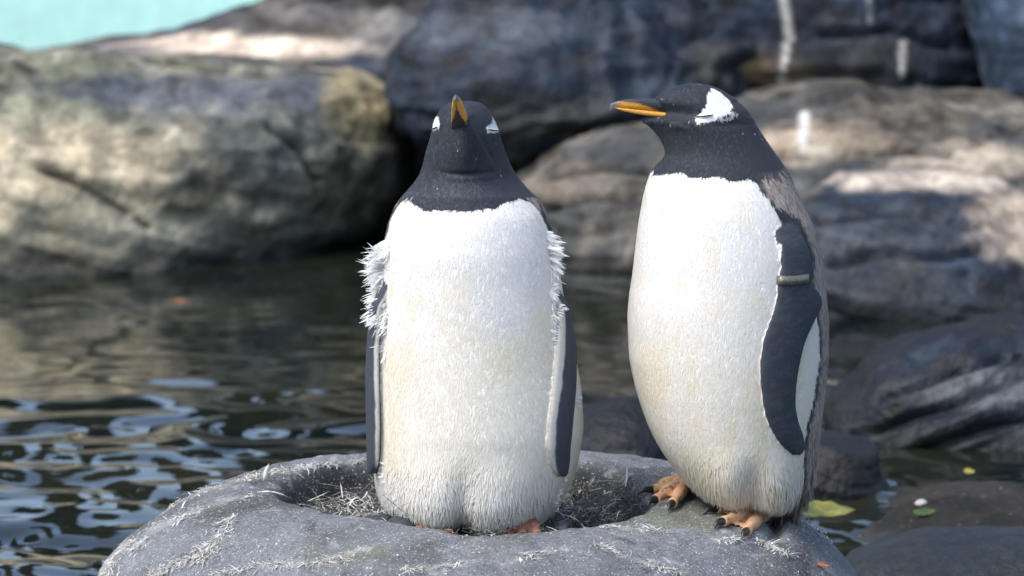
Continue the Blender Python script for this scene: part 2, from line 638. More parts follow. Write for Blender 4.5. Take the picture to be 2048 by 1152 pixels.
rock('long rock ridge with sunlight painted pale on top, against the turquoise wall, upper left',
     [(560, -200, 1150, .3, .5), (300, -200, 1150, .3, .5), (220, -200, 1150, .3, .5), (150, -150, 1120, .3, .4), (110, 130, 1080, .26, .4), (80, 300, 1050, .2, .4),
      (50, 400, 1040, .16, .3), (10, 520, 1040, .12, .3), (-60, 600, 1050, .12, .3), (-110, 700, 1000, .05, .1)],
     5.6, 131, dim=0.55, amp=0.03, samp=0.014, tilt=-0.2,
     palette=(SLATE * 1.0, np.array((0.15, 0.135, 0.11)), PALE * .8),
     spots=[(490, 95, 230, 26, (0.85, 0.70, 0.55), .95), (250, 120, 140, 25, (0.10, 0.10, 0.12), .8), (600, 20, 90, 30, (0.2, 0.19, 0.19), .7),  # first spot paints sunlight along the ridge top
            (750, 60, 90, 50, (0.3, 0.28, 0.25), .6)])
rock('filler rock painted black for the shade in the gap behind the left penguin',
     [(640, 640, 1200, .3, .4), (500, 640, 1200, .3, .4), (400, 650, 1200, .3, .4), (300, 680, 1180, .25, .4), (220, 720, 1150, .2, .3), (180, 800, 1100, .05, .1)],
     5.25, 141, n=90, m=160, amp=0.04, samp=0.02, palette=(DARK, DARK * 1.5, BROWN * 0.5))  # filler behind the boulders; cavity shade is put into its dark palette
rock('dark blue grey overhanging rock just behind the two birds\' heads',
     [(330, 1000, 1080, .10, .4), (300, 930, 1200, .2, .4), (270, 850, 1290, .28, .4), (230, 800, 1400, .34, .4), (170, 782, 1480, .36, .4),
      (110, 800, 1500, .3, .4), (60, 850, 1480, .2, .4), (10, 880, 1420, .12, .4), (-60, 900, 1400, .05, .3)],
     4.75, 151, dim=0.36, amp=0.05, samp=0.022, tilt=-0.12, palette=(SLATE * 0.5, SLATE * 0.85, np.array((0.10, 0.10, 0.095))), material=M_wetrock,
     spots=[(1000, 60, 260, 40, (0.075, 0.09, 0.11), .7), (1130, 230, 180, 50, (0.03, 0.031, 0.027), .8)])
rock('upper right slate rock streaked with white droppings above a rusty crevice',
     [(620, 1500, 1950, .1, .4), (400, 1500, 1950, .1, .4), (260, 1560, 1880, .2, .4), (225, 1440, 1960, .27, .4), (180, 1330, 1985, .32, .4), (120, 1250, 1990, .34, .4), (50, 1200, 1990, .3, .4),
      (-20, 1180, 1990, .25, .4), (-100, 1200, 1950, .18, .4), (-150, 1300, 1900, .05, .2)],
     4.95, 171, dim=0.40, cracks=[([(1480, 175), (1560, 190), (1650, 195)], 8), ([(1640, 70), (1780, 60), (1900, 90)], 6)], amp=0.04, samp=0.02, tilt=0.08, palette=(SLATE * 0.6, SLATE * 0.9, np.array((0.11, 0.105, 0.095))),
     spots=[(1530, 160, 120, 50, (0.15, 0.11, 0.06), .95), (1540, 215, 60, 20, (0.42, 0.21, 0.06), .9), (1700, 200, 160, 25, (0.10, 0.055, 0.03), .8),
            (1700, 110, 180, 60, (0.028, 0.03, 0.034), .7), (1780, 200, 260, 26, (0.02, 0.015, 0.012), .85)],  # last spot paints the shade of the gap below this rock
     streaks=[([(1568, -20), (1580, 60), (1568, 120), (1562, 170)], 9, .55), ([(1805, 85), (1803, 150)], 9, .5), ([(1836, 178), (1840, 190)], 12, .6), ([(1738, -20), (1740, 40)], 9, .4)])
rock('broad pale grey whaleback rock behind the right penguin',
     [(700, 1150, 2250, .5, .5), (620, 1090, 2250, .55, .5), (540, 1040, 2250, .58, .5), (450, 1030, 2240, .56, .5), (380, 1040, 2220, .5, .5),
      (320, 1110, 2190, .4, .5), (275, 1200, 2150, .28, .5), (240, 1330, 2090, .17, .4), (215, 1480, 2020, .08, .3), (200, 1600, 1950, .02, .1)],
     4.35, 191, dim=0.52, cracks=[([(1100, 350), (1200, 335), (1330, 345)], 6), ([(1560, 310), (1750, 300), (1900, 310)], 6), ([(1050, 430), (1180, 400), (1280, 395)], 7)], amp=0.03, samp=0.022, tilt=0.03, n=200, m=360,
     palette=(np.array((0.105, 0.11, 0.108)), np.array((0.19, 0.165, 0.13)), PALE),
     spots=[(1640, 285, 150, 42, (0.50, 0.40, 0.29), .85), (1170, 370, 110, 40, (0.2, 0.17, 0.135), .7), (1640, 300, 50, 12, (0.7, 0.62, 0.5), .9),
            (1900, 330, 170, 40, (0.44, 0.37, 0.28), .7)],  # pale warm spots paint sunlight along the crest
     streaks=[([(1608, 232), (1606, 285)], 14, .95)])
rock('low humped blue grey rock with a pale crest beside the right penguin\'s back',  # the pale crest is sunlight painted as colour
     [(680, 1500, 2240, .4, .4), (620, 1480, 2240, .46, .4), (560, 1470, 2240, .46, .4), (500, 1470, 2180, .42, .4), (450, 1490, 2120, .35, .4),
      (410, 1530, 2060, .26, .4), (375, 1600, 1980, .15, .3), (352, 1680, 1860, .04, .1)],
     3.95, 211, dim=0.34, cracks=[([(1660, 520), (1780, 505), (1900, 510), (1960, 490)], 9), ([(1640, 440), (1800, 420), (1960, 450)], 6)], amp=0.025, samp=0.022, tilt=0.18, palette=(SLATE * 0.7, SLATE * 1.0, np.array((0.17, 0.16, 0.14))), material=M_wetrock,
     spots=[(1900, 362, 230, 24, (0.60, 0.51, 0.41), .9), (2060, 450, 110, 90, (0.60, 0.49, 0.37), .85), (1720, 480, 190, 70, (0.045, 0.055, 0.066), .75)])  # first two spots paint warm sunlight on the crest and right side
rock('smooth light blue grey rock at the upper right edge',
     [(640, 2000, 2520, .3, .4), (520, 2010, 2520, .3, .4), (420, 2020, 2500, .3, .4), (300, 2005, 2500, .3, .4), (150, 1975, 2500, .3, .4), (0, 1940, 2500, .3, .4), (-120, 1930, 2450, .2, .4), (-160, 2000, 2400, .05, .2)],
     4.7, 231, dim=0.55, n=110, m=180, amp=0.025, samp=0.008, palette=(SLATE * 1.3, SLATE * 1.7, np.array((0.17, 0.18, 0.20))))
rock('dark slate rock with slanting layers at the water\'s edge, right',
     [(1010, 1850, 2500, .16, .3), (960, 1800, 2500, .2, .3), (920, 1745, 2500, .24, .3), (880, 1690, 2500, .27, .3), (845, 1672, 2500, .28, .3),
      (800, 1690, 2480, .27, .3), (760, 1725, 2450, .24, .3), (720, 1790, 2400, .18, .3), (690, 1880, 2350, .1, .25), (668, 1990, 2300, .03, .1)],
     2.15, 251, dim=0.25, cracks=[([(1700, 880), (1800, 850), (1930, 800), (2060, 740)], 9), ([(1790, 930), (1900, 880), (2060, 830)], 9), ([(1760, 800), (1900, 745), (2040, 705)], 7)], n=200, m=360, amp=0.026, samp=0.022, tilt=-0.42, palette=(SLATE * 0.4, SLATE * 0.8, np.array((0.11, 0.14, 0.18))), material=M_wetrock, wet=0.06,
     spots=[(1950, 780, 160, 40, (0.13, 0.14, 0.15), .6)])
rock('small dark wet rock in the water between the two penguins',
     [(1010, 1080, 1400, .15, .25), (960, 1090, 1390, .17, .25), (910, 1110, 1370, .17, .25), (870, 1135, 1345, .14, .25), (840, 1170, 1300, .08, .2), (825, 1210, 1260, .02, .08)],
     1.75, 271, n=120, m=180, amp=0.02, samp=0.02, tilt=0.4, palette=(SLATE * 0.3, SLATE * 0.5, SLATE * 0.8), material=M_wetrock, wet=0.05)
rock('dark wet rock in the shallows behind the right penguin\'s tail',
     [(1060, 1500, 1790, .10, .2), (1010, 1510, 1780, .12, .2), (960, 1530, 1760, .12, .2), (925, 1560, 1740, .1, .2), (900, 1600, 1710, .05, .12), (890, 1640, 1680, .01, .05)],
     1.55, 291, n=110, m=170, amp=0.015, samp=0.02, tilt=0.1, palette=(DARK * .8, SLATE * 0.4, SLATE * 0.6), material=M_wetrock, wet=0.05)
rock('striated slate rock in the bottom right corner',
     [(1260, 1600, 2500, .16, .3), (1200, 1620, 2500, .18, .3), (1160, 1680, 2480, .18, .3), (1130, 1730, 2430, .15, .28), (1110, 1800, 2350, .1, .2), (1095, 1900, 2250, .03, .1)],
     0.72, 317, n=150, m=300, amp=0.010, samp=0.008, tilt=0.25, palette=(SLATE * 0.6, SLATE * 1.0, np.array((0.2, 0.21, 0.215))), material=M_wetrock, wet=0.0)


def build_mud():
    xs, ys = np.linspace(0.30, 2.2, 200), np.linspace(0.78, 2.0, 150)
    X, Y = np.meshgrid(xs, ys)
    x, y = X.ravel(), Y.ravel()
    P = np.stack([x, y, 0 * x], -1)
    d = np.minimum(np.minimum((x - 0.50) / 0.35, (y - 0.92) / 0.16), (1.72 - y) / 0.35) + 0.35 * fbm(P * 4, 4, 400)
    z = -0.09 + 0.135 * sstep(-0.3, 1.1, d) + 0.012 * fbm(P * 9, 4, 402) + 0.004 * fbm(P * 50, 3, 403)
    c = lerp(np.broadcast_to(np.array((0.020, 0.019, 0.016)), (len(x), 3)), np.array((0.036, 0.032, 0.027)), sstep(-0.3, 0.4, fbm(P * 6, 4, 405)))
    c = lerp(c, np.array((0.035, 0.038, 0.038)), sstep(0.02, -0.005, z))
    F = grid_faces(len(ys), len(xs), wrap=False)
    o = mesh_np('mud_bank', np.stack([x, y, z], -1), F, M_mud, col=c)
    return tag(o, kind='structure')


build_mud()

# ------------------------------------------------------------------ concrete nest
NEST_C = np.array((-0.065, 0.085))


def nest_rz(x, y, detail=True):
    dx, dy = x - NEST_C[0], y - NEST_C[1]
    r = np.hypot(dx, dy)
    th = np.arctan2(dy, dx)
    Pw = np.stack([np.ravel(x) * 6, np.ravel(y) * 6, 0 * np.ravel(x)], -1)
    wob = (0.013 * fbm(Pw, 3, 510).reshape(np.shape(x)) if detail else 0.0) + 0.016 * np.sin(2 * th + 0.6) + 0.012 * np.sin(3 * th + 2.0) + 0.007 * np.sin(5 * th)
    return r + wob, th


def nest_outer(r, th):
    return r - 0.055 * np.clip(np.cos(th), 0, 1) ** 1.5 * sstep(0.3, 0.5, r)


def nest_z(x, y, detail=True):
    x, y = np.asarray(x, float), np.asarray(y, float)
    r, th = nest_rz(x, y, detail)
    P = np.stack([x.ravel(), y.ravel(), 0 * x.ravel()], -1)
    nb = fbm(P * 4, 4, 500).reshape(x.shape) if detail else 0.0
    nf = fbm(P * 26, 4, 505).reshape(x.shape) if detail else 0.0
    floor = 0.240 + 0.035 * sstep(0.10, -0.22, y - NEST_C[1]) + 0.008 * nb
    top = 0.302 - 0.010 * sstep(0.2, 1.0, np.sin(th)) + 0.008 * nb
    wall = sstep(0.262, 0.310, r)
    z = floor + (top - floor) * wall
    ro = nest_outer(r, th)
    z = z - 0.150 * np.clip((ro - 0.33) / 0.26, 0, 3) ** 2.2
    z = z - 0.30 * sstep(0.575, 0.64, ro)
    # worn groove that sets off the outer ridge at the right
    ga = sstep(-0.75, -0.35, th) * sstep(1.2, 0.6, th)
    g = np.exp(-((r - (0.485 - 0.03 * th)) / 0.014) ** 2)
    z = z - 0.016 * ga * g + 0.012 * ga * sstep(0.49, 0.51, r - -0.03 * th * 0) * sstep(0.57, 0.53, r)
    if not detail:
        return z
    return z + 0.0055 * nf + 0.004 * np.minimum(fbm(P * 11, 3, 507), 0).reshape(x.shape)


DOWN_LINES = [  # (pixel polyline, count, spread px)
        ([(200, 1150), (215, 1105), (250, 1082)], 420, 16), ([(240, 1100), (280, 1085)], 60, 9),
        ([(395, 1120), (425, 1085), (450, 1050), (465, 1035)], 300, 9), ([(310, 1150), (360, 1125), (400, 1118)], 120, 8),
        ([(300, 1032), (400, 985), (470, 965), (540, 945), (640, 932), (730, 920)], 330, 6),
        ([(430, 1150), (520, 1130), (600, 1128), (700, 1122)], 120, 6),
        ([(1180, 1083), (1230, 1105), (1290, 1125), (1360, 1150)], 260, 5),
        ([(1420, 1082), (1490, 1080), (1540, 1092), (1580, 1112)], 170, 5),
        ([(1200, 1052), (1300, 1060), (1340, 1064)], 60, 4), ([(800, 1140), (900, 1132), (960, 1120)], 60, 6),
        ([(300, 1060), (420, 1010), (500, 990)], 110, 9), ([(640, 1128), (720, 1100)], 40, 6),
        ([(1560, 1010), (1640, 1062), (1688, 1100)], 60, 4), ([(1000, 1130), (1100, 1100)], 50, 8)]


def build_nest():
    m, n = 420, 190
    ph = np.linspace(0, 2 * PI, m, endpoint=False)
    rr = np.concatenate([np.linspace(0.005, 0.24, 34), np.linspace(0.245, 0.36, 56), np.linspace(0.365, 0.70, 100)])
    R, T = np.meshgrid(rr, ph, indexing='ij')
    x = NEST_C[0] + R * np.cos(T)
    y = NEST_C[1] + R * np.sin(T)
    z = nest_z(x, y)
    z = np.maximum(z, -0.30)
    V = np.stack([x.ravel(), y.ravel(), z.ravel()], -1)
    F = grid_faces(n, m).tolist()
    F.append(list(range(m))[::1])
    P = V.copy()
    rs, th = nest_rz(V[:, 0], V[:, 1])
    base = np.broadcast_to(np.array((0.155, 0.166, 0.180)), V.shape)
    c = lerp(base, np.array((0.085, 0.086, 0.084)), sstep(-0.2, 0.4, fbm(P * 5, 5, 520)))
    c = lerp(c, np.array((0.20, 0.21, 0.22)), 0.6 * sstep(0.1, 0.5, fbm(P * 9, 5, 530)))
    c = lerp(c, np.array((0.13, 0.14, 0.075)), 0.5 * sstep(0.3, 0.55, fbm(P * 7 + 9, 5, 540)))
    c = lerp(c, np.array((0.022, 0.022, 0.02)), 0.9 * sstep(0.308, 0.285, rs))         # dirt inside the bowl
    c = lerp(c, np.array((0.42, 0.42, 0.42)), 0.5 * sstep(0.35, 0.6, fbm(P * 38, 4, 550)))          # dried droppings
    c = lerp(c, np.array((0.05, 0.05, 0.05)), 0.6 * sstep(0.35, 0.6, fbm(P * 30, 4, 556)))
    px, py = w2p(V)
    near = np.full(len(V), 1e9)
    for pts, cnt, sp in DOWN_LINES:
        for (x1, y1), (x2, y2) in zip(pts[:-1], pts[1:]):
            tt = np.clip(((px - x1) * (x2 - x1) + (py - y1) * (y2 - y1)) / ((x2 - x1) ** 2 + (y2 - y1) ** 2), 0, 1)
            near = np.minimum(near, np.hypot(px - x1 - tt * (x2 - x1), (py - y1 - tt * (y2 - y1)) * 1.6) / (sp + 5))
    near = near + 0.7 * fbm(P * 40, 3, 560)
    c = lerp(c, np.array((0.46, 0.44, 0.41)), 0.3 * sstep(1.0, 0.2, near + 0.5 * fbm(P * 90, 3, 561)) * (V[:, 1] < 0.35))   # chalky droppings in the cracks
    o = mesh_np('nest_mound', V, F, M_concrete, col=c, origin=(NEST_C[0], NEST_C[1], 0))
    return tag(o, 'round grey concrete nest mound with a hollow, under both penguins', 'nest')


build_nest()


def nest_hits(px, py):
    """where rays through pixels meet the mound (arrays in, points and hit mask out)"""
    px, py = np.atleast_1d(np.asarray(px, float)), np.atleast_1d(np.asarray(py, float))
    u, v = (px - 1024) / FPX, -(py - 576) / FPX
    d = np.array(CAM_FWD) + u[:, None] * np.array((1, 0, 0)) + v[:, None] * np.array(CAM_UP)
    t = np.linspace(5.7, 7.15, 110)
    P = np.array(CAM_POS) + t[None, :, None] * d[:, None, :]
    below = P[:, :, 2] < nest_z(P[:, :, 0], P[:, :, 1], False)
    ok = below.any(1)
    i = np.argmax(below, 1)
    lo, hi = t[np.maximum(i - 3, 0)], t[np.minimum(i + 2, 109)]
    for _ in range(9):
        mid = (lo + hi) / 2
        Q = np.array(CAM_POS) + mid[:, None] * d
        b = Q[:, 2] < nest_z(Q[:, 0], Q[:, 1])
        hi = np.where(b, mid, hi)
        lo = np.where(b, lo, mid)
    return np.array(CAM_POS) + hi[:, None] * d, ok


def nest_hit(px, py):
    return nest_hits(px, py)[0][0]


# ------------------------------------------------------------------ small strips: down, straw, feathers
def strips(items):
    """items: (base, dir, up, length, width, curl, colour) -> curved tapering ribbons"""
    V, F, C = [], [], []
    K = 5
    for (b, d, up, L, w, curl, c) in items:
        b, d, up = Vector(b), Vector(d).normalized(), Vector(up)
        side = d.cross(up)
        if side.length < 1e-4: side = Vector((1, 0, 0))
        side.normalize()
        up = side.cross(d)
        p = b.copy()
        off = len(V)
        for k in range(K):
            s = k / (K - 1)
            ww = w * (0.55 + 0.9 * s) * (1 - s ** 3) + 0.0002
            V.append(tuple(p - side * ww * 0.5)); V.append(tuple(p + side * ww * 0.5))
            C.append(c); C.append(c)
            d = (d + up * curl[0] / K + side * curl[1] / K).normalized()
            p = p + d * (L / (K - 1))
        for k in range(K - 1):
            a = off + 2 * k
            F.append([a, a + 1, a + 3, a + 2])
    return np.array(V), F, np.array(C)


def down_color():
    g = rnd(0.30, 0.74)
    return (g, g * rnd(0.95, 1.0), g * rnd(0.84, 0.98))


def scatter_down():
    items = []
    QX, QY = [], []
    for pts, cnt, sp in DOWN_LINES:
        seg = [math.dist(a, b) for a, b in zip(pts[:-1], pts[1:])]
        for _ in range(cnt * 3):
            k = random.choices(range(len(seg)), seg)[0]
            t = random.random()
            QX.append(pts[k][0] + t * (pts[k + 1][0] - pts[k][0]) + random.gauss(0, sp * rnd(.5, 2.0)))
            QY.append(pts[k][1] + t * (pts[k + 1][1] - pts[k][1]) + random.gauss(0, sp * 0.45))
    H, ok = nest_hits(QX, QY)
    gap = fbm(H * 34, 2, 570) + RNG.normal(0, 0.12, len(H))
    for P in H[ok & (gap > -0.12)]:
        az = rnd(0, 2 * PI)
        d = (math.cos(az), math.sin(az), rnd(0.0, 0.55))
        items.append(((P[0], P[1], P[2] + 0.0012), d, (0, 0, 1), (rnd(0.004, 0.014) if random.random() < .75 else rnd(0.012, 0.026)), rnd(0.0007, 0.0024), (rnd(-2.8, 0.4), rnd(-2.5, 2.5)), down_color()))
    R, T = np.sqrt(RNG.uniform(0.33 ** 2, 0.57 ** 2, 900)), RNG.uniform(-PI, 0.6, 900)
    X, Y = NEST_C[0] + R * np.cos(T), NEST_C[1] + R * np.sin(T)
    for x, y, z in zip(X, Y, nest_z(X, Y)):                                # single wisps all over the mound
        az = rnd(0, 2 * PI)
        items.append(((x, y, z + 0.0005), (math.cos(az), math.sin(az), rnd(-.05, .25)), (0, 0, 1), rnd(0.003, 0.010), rnd(0.0006, 0.0016), (rnd(-1.5, 0.3), rnd(-1, 1)), down_color()))
    V, F, C = strips(items)
    o = mesh_np('moulted_down', V, F, M_down, col=C)
    tag(o, 'white moulted down stuck along the cracks of the concrete mound', 'down', kind='stuff')


def scatter_litter():
    items = []
    R, T = np.sqrt(RNG.uniform(0, 0.265 ** 2, 2800)), RNG.uniform(0, 2 * PI, 2800)
    X, Y = NEST_C[0] + R * np.cos(T), NEST_C[1] + R * np.sin(T)
    for x, y, z in zip(X, Y, nest_z(X, Y)):
        az = rnd(0, 2 * PI)
        e = rnd(-0.05, 0.55)
        k = random.random()
        if k < (0.34 if x < 0 else 0.16): c = down_color()
        elif k < 0.75: g = rnd(0.5, 1.2); c = (0.135 * g, 0.125 * g, 0.10 * g)
        else: g = rnd(0.5, 1.5); c = (0.035 * g, 0.036 * g, 0.032 * g)
        side = 1 if (x < -0.16 or x > 0.09) else 0
        items.append(((x, y, z + rnd(0, 0.016 + 0.02 * side)), (math.cos(az), math.sin(az), e), (0, 0, 1), rnd(0.012, 0.05), rnd(0.0009, 0.0026), (rnd(-2.4, 0.8), rnd(-2, 2)), c))
    V, F, C = strips(items)
    o = mesh_np('nest_litter', V, F, M_down, col=C)
    tag(o, 'tangle of straw and old feathers lining the nest hollow', 'nest litter', kind='stuff')


scatter_down()
scatter_litter()


def blob(name, c, r, seed, material, amp=0.18, col=None, nseg=2):
    bm = bmesh.new()
    bmesh.ops.create_icosphere(bm, subdivisions=3, radius=1)
    V = np.array([v.co[:] for v in bm.verts])
    F = [[v.index for v in f.verts] for f in bm.faces]
    bm.free()
    V = V * (1 + amp * fbm(V * 1.5 + seed, 3, seed)[:, None])
    V = V * np.array(r)
    a = rnd(0, PI)
    V[:, :2] = V[:, :2] @ np.array([[math.cos(a), -math.sin(a)], [math.sin(a), math.cos(a)]])
    o = mesh_np(name, V, F, material)
    o.location = c
    return o


def pebble(px, Y, r, label, seed):
    x = p2w(px, 1030, Y).x
    z = float(nest_z(np.array([x]), np.array([Y]))[0])
    o = blob('pebble', (x, Y, z + r * 0.38), (r * 1.25, r, r * 0.62), seed, M_pebble)
    tag(o, label, 'pebble', 'pebbles in the nest hollow')


for k, (px, Y, r, lab) in enumerate([
    (648, -0.035, .021, 'flat dark pebble at the left end of the nest hollow'),
    (700, -0.06, .023, 'dark pebble second from the left in the nest hollow'),
    (752, -0.075, .028, 'biggest grey pebble in the hollow, left of the left penguin'),
    (803, -0.115, .022, 'black pebble touching the left penguin\'s orange foot'),
    (762, -0.01, .018, 'small dark pebble under the fluffy flank of the left penguin'),
    (1122, -0.09, .018, 'dark pebble just right of the left penguin\'s belly')]):
    pebble(px, Y, r, lab, 600 + k)


# ------------------------------------------------------------------ penguins
def tube(path, radii, m=12, flat=1.0, up=(0, 0, 1)):
    path = [Vector(p) for p in path]
    n = len(path)
    V, F = [], []
    for i, p in enumerate(path):
        t = (path[min(i + 1, n - 1)] - path[max(i - 1, 0)]).normalized()
        s = t.cross(Vector(up))
        if s.length < 1e-3: s = Vector((1, 0, 0))
        s.normalize()
        u = s.cross(t)
        for j in range(m):
            a = 2 * PI * j / m
            V.append(p + s * math.cos(a) * radii[i] + u * math.sin(a) * radii[i] * flat)
    F = grid_faces(n, m).tolist()
    F.append(list(range(m))[::-1])
    F.append([(n - 1) * m + j for j in range(m)])
    return np.array([v[:] for v in V]), F


def curve_pts(pts, n):
    """smooth resample of a short polyline"""
    P = np.array([list(p) for p in pts], float)
    t = np.linspace(0, 1, len(P))
    q = np.linspace(0, 1, n)
    return np.stack([pchip(t, P[:, k], q) if len(P) > 2 else np.interp(q, t, P[:, k]) for k in range(3)], -1)


def join(parts):
    V, F, R, off = [], [], [], 0
    for k, (v, f) in enumerate(parts):
        V.append(v)
        F += [[i + off for i in q] for q in f]
        R.append(np.full(len(v), k))
        off += len(v)
    return np.vstack(V), F


def remesh(parts, voxel, smooth=2):
    V, F = join(parts)
    me = bpy.data.meshes.new('tmp')
    me.from_pydata(V.tolist(), [], F)
    o = bpy.data.objects.new('tmp', me)
    COL.objects.link(o)
    md = o.modifiers.new('r', 'REMESH')
    md.mode = 'VOXEL'
    md.voxel_size = voxel
    sm = o.modifiers.new('s', 'SMOOTH')
    sm.factor = 0.5
    sm.iterations = smooth
    dg = bpy.context.evaluated_depsgraph_get()
    out = bpy.data.meshes.new_from_object(o.evaluated_get(dg))
    bpy.data.objects.remove(o)
    bpy.data.meshes.remove(me)
    return out


def flipper(lf, rows, off=0.005, thick=0.008, mirror=None, n=60, m=20):
    """lens-shaped blade lying on the flank; rows are (pixel y, left px, right px[, lift])"""
    A = []
    for r in rows:
        py, L, R = r[:3]
        lift = r[3] if len(r) > 3 else 0
        pl, zl = lf.at(L, py)
        pr, zr = lf.at(R, py)
        A.append((pl, pr, zl, zr, lift))
    A = np.array(A)
    t = np.linspace(0, 1, len(A))
    q = np.linspace(0, 1, n)
    A = np.stack([pchip(t, A[:, k], q) for k in range(5)], -1)
    V = []
    for (pl, pr, zl, zr, lift) in A:
        s = np.linspace(0, 1, m)
        ph = pl + (pr - pl) * s
        z = zl + (zr - zl) * s
        if mirror is not None: ph = 2 * mirror - ph
        P = lf.surf(ph, z)
        cx, w, df, db = lf.params(z)
        N = np.stack([np.sin(ph) / w, -np.cos(ph) / df, 0 * ph], -1)
        N /= np.linalg.norm(N, axis=1, keepdims=True)
        prof = np.sqrt(np.clip(1 - (2 * s - 1) ** 2, 0, 1)) * thick
        V.append(P + N * (off + lift + prof)[:, None])
        V.append((P + N * (off + lift - prof * 0.8)[:, None])[::-1][1:-1])
    ring = m + m - 2
    V = np.vstack(V)
    F = grid_faces(n, ring).tolist()
    F.append(list(range(ring))[::-1])
    F.append([(n - 1) * ring + j for j in range(ring)])
    return V, F, A


def foot(ankle, tips, heel, r0=0.0085):
    """leg stub, three toes and webs, as closed pieces; tips are ground points"""
    parts, claws = [], []
    ank, heel = Vector(ankle), Vector(heel)
    parts.append(tube([ank, ank.lerp(heel, 0.5) + Vector((0, 0, 0.004)), heel + Vector((0, 0, 0.012))], [0.02, 0.016, 0.0125]))
    mids = []
    for tp in tips:
        tp = Vector(tp)
        path = curve_pts([heel + Vector((0, 0, .013)), heel.lerp(tp, .35) + Vector((0, 0, .017)), heel.lerp(tp, .7) + Vector((0, 0, .0125)), tp + Vector((0, 0, .006))], 14)
        s = np.linspace(0, 1, 14)
        rad = r0 * (1.08 - 0.48 * s ** 1.4 + 0.12 * np.cos(s * 19))
        parts.append(tube(path, rad, 12))
        mids.append([Vector(p) for p in path])
        d = (tp - heel); d.z = 0; d.normalize()
        claws.append((Vector(path[-1]), d))
    for a, b in zip(mids[:-1], mids[1:]):
        V, F = [], []
        for i in range(1, 12):
            for up in (0.0018, -0.0035):
                for q in (0, .25, .5, .75, 1):
                    k = i - (2.2 * (1 - (2 * q - 1) ** 2) * (i / 11))       # scalloped web edge
                    ka, kb = int(k), min(int(k) + 1, 13)
                    pa = a[ka].lerp(a[kb], k - ka)
                    pb = b[ka].lerp(b[kb], k - ka)
                    p = pa.lerp(pb, q)
                    V.append((p.x, p.y, p.z + up - 0.002 - 0.002 * (1 - (2 * q - 1) ** 2)))
        # each i has ring: 5 top, 5 bottom
        n = 11
        ring = []
        for i in range(n):
            ring.append([i * 10 + j for j in range(5)] + [i * 10 + 5 + j for j in range(4, -1, -1)])
        for i in range(n - 1):
            for j in range(10):
                F.append([ring[i][j], ring[i][(j + 1) % 10], ring[i + 1][(j + 1) % 10], ring[i + 1][j]])
        F.append(ring[0][::-1]); F.append(ring[-1])
        parts.append((np.array(V), F))
    return parts, claws


def claw_mesh(p, d, L=0.019, r=0.0052):
    path = curve_pts([p - d * 0.005 + Vector((0, 0, .001)), p + d * L * .45 + Vector((0, 0, .0025)), p + d * L * .9 - Vector((0, 0, .005))], 8)
    return tube(path, [r, r * 1.05, r, r * .88, r * .7, r * .5, r * .3, r * .08], 10)


WHITE = np.array((0.82, 0.81, 0.79))
CREAM = np.array((0.79, 0.725, 0.55))
BLACK = np.array((0.034, 0.041, 0.053))
BROWNBACK = np.array((0.46, 0.39, 0.34))
ORANGE_FOOT = np.array((0.56, 0.32, 0.185))


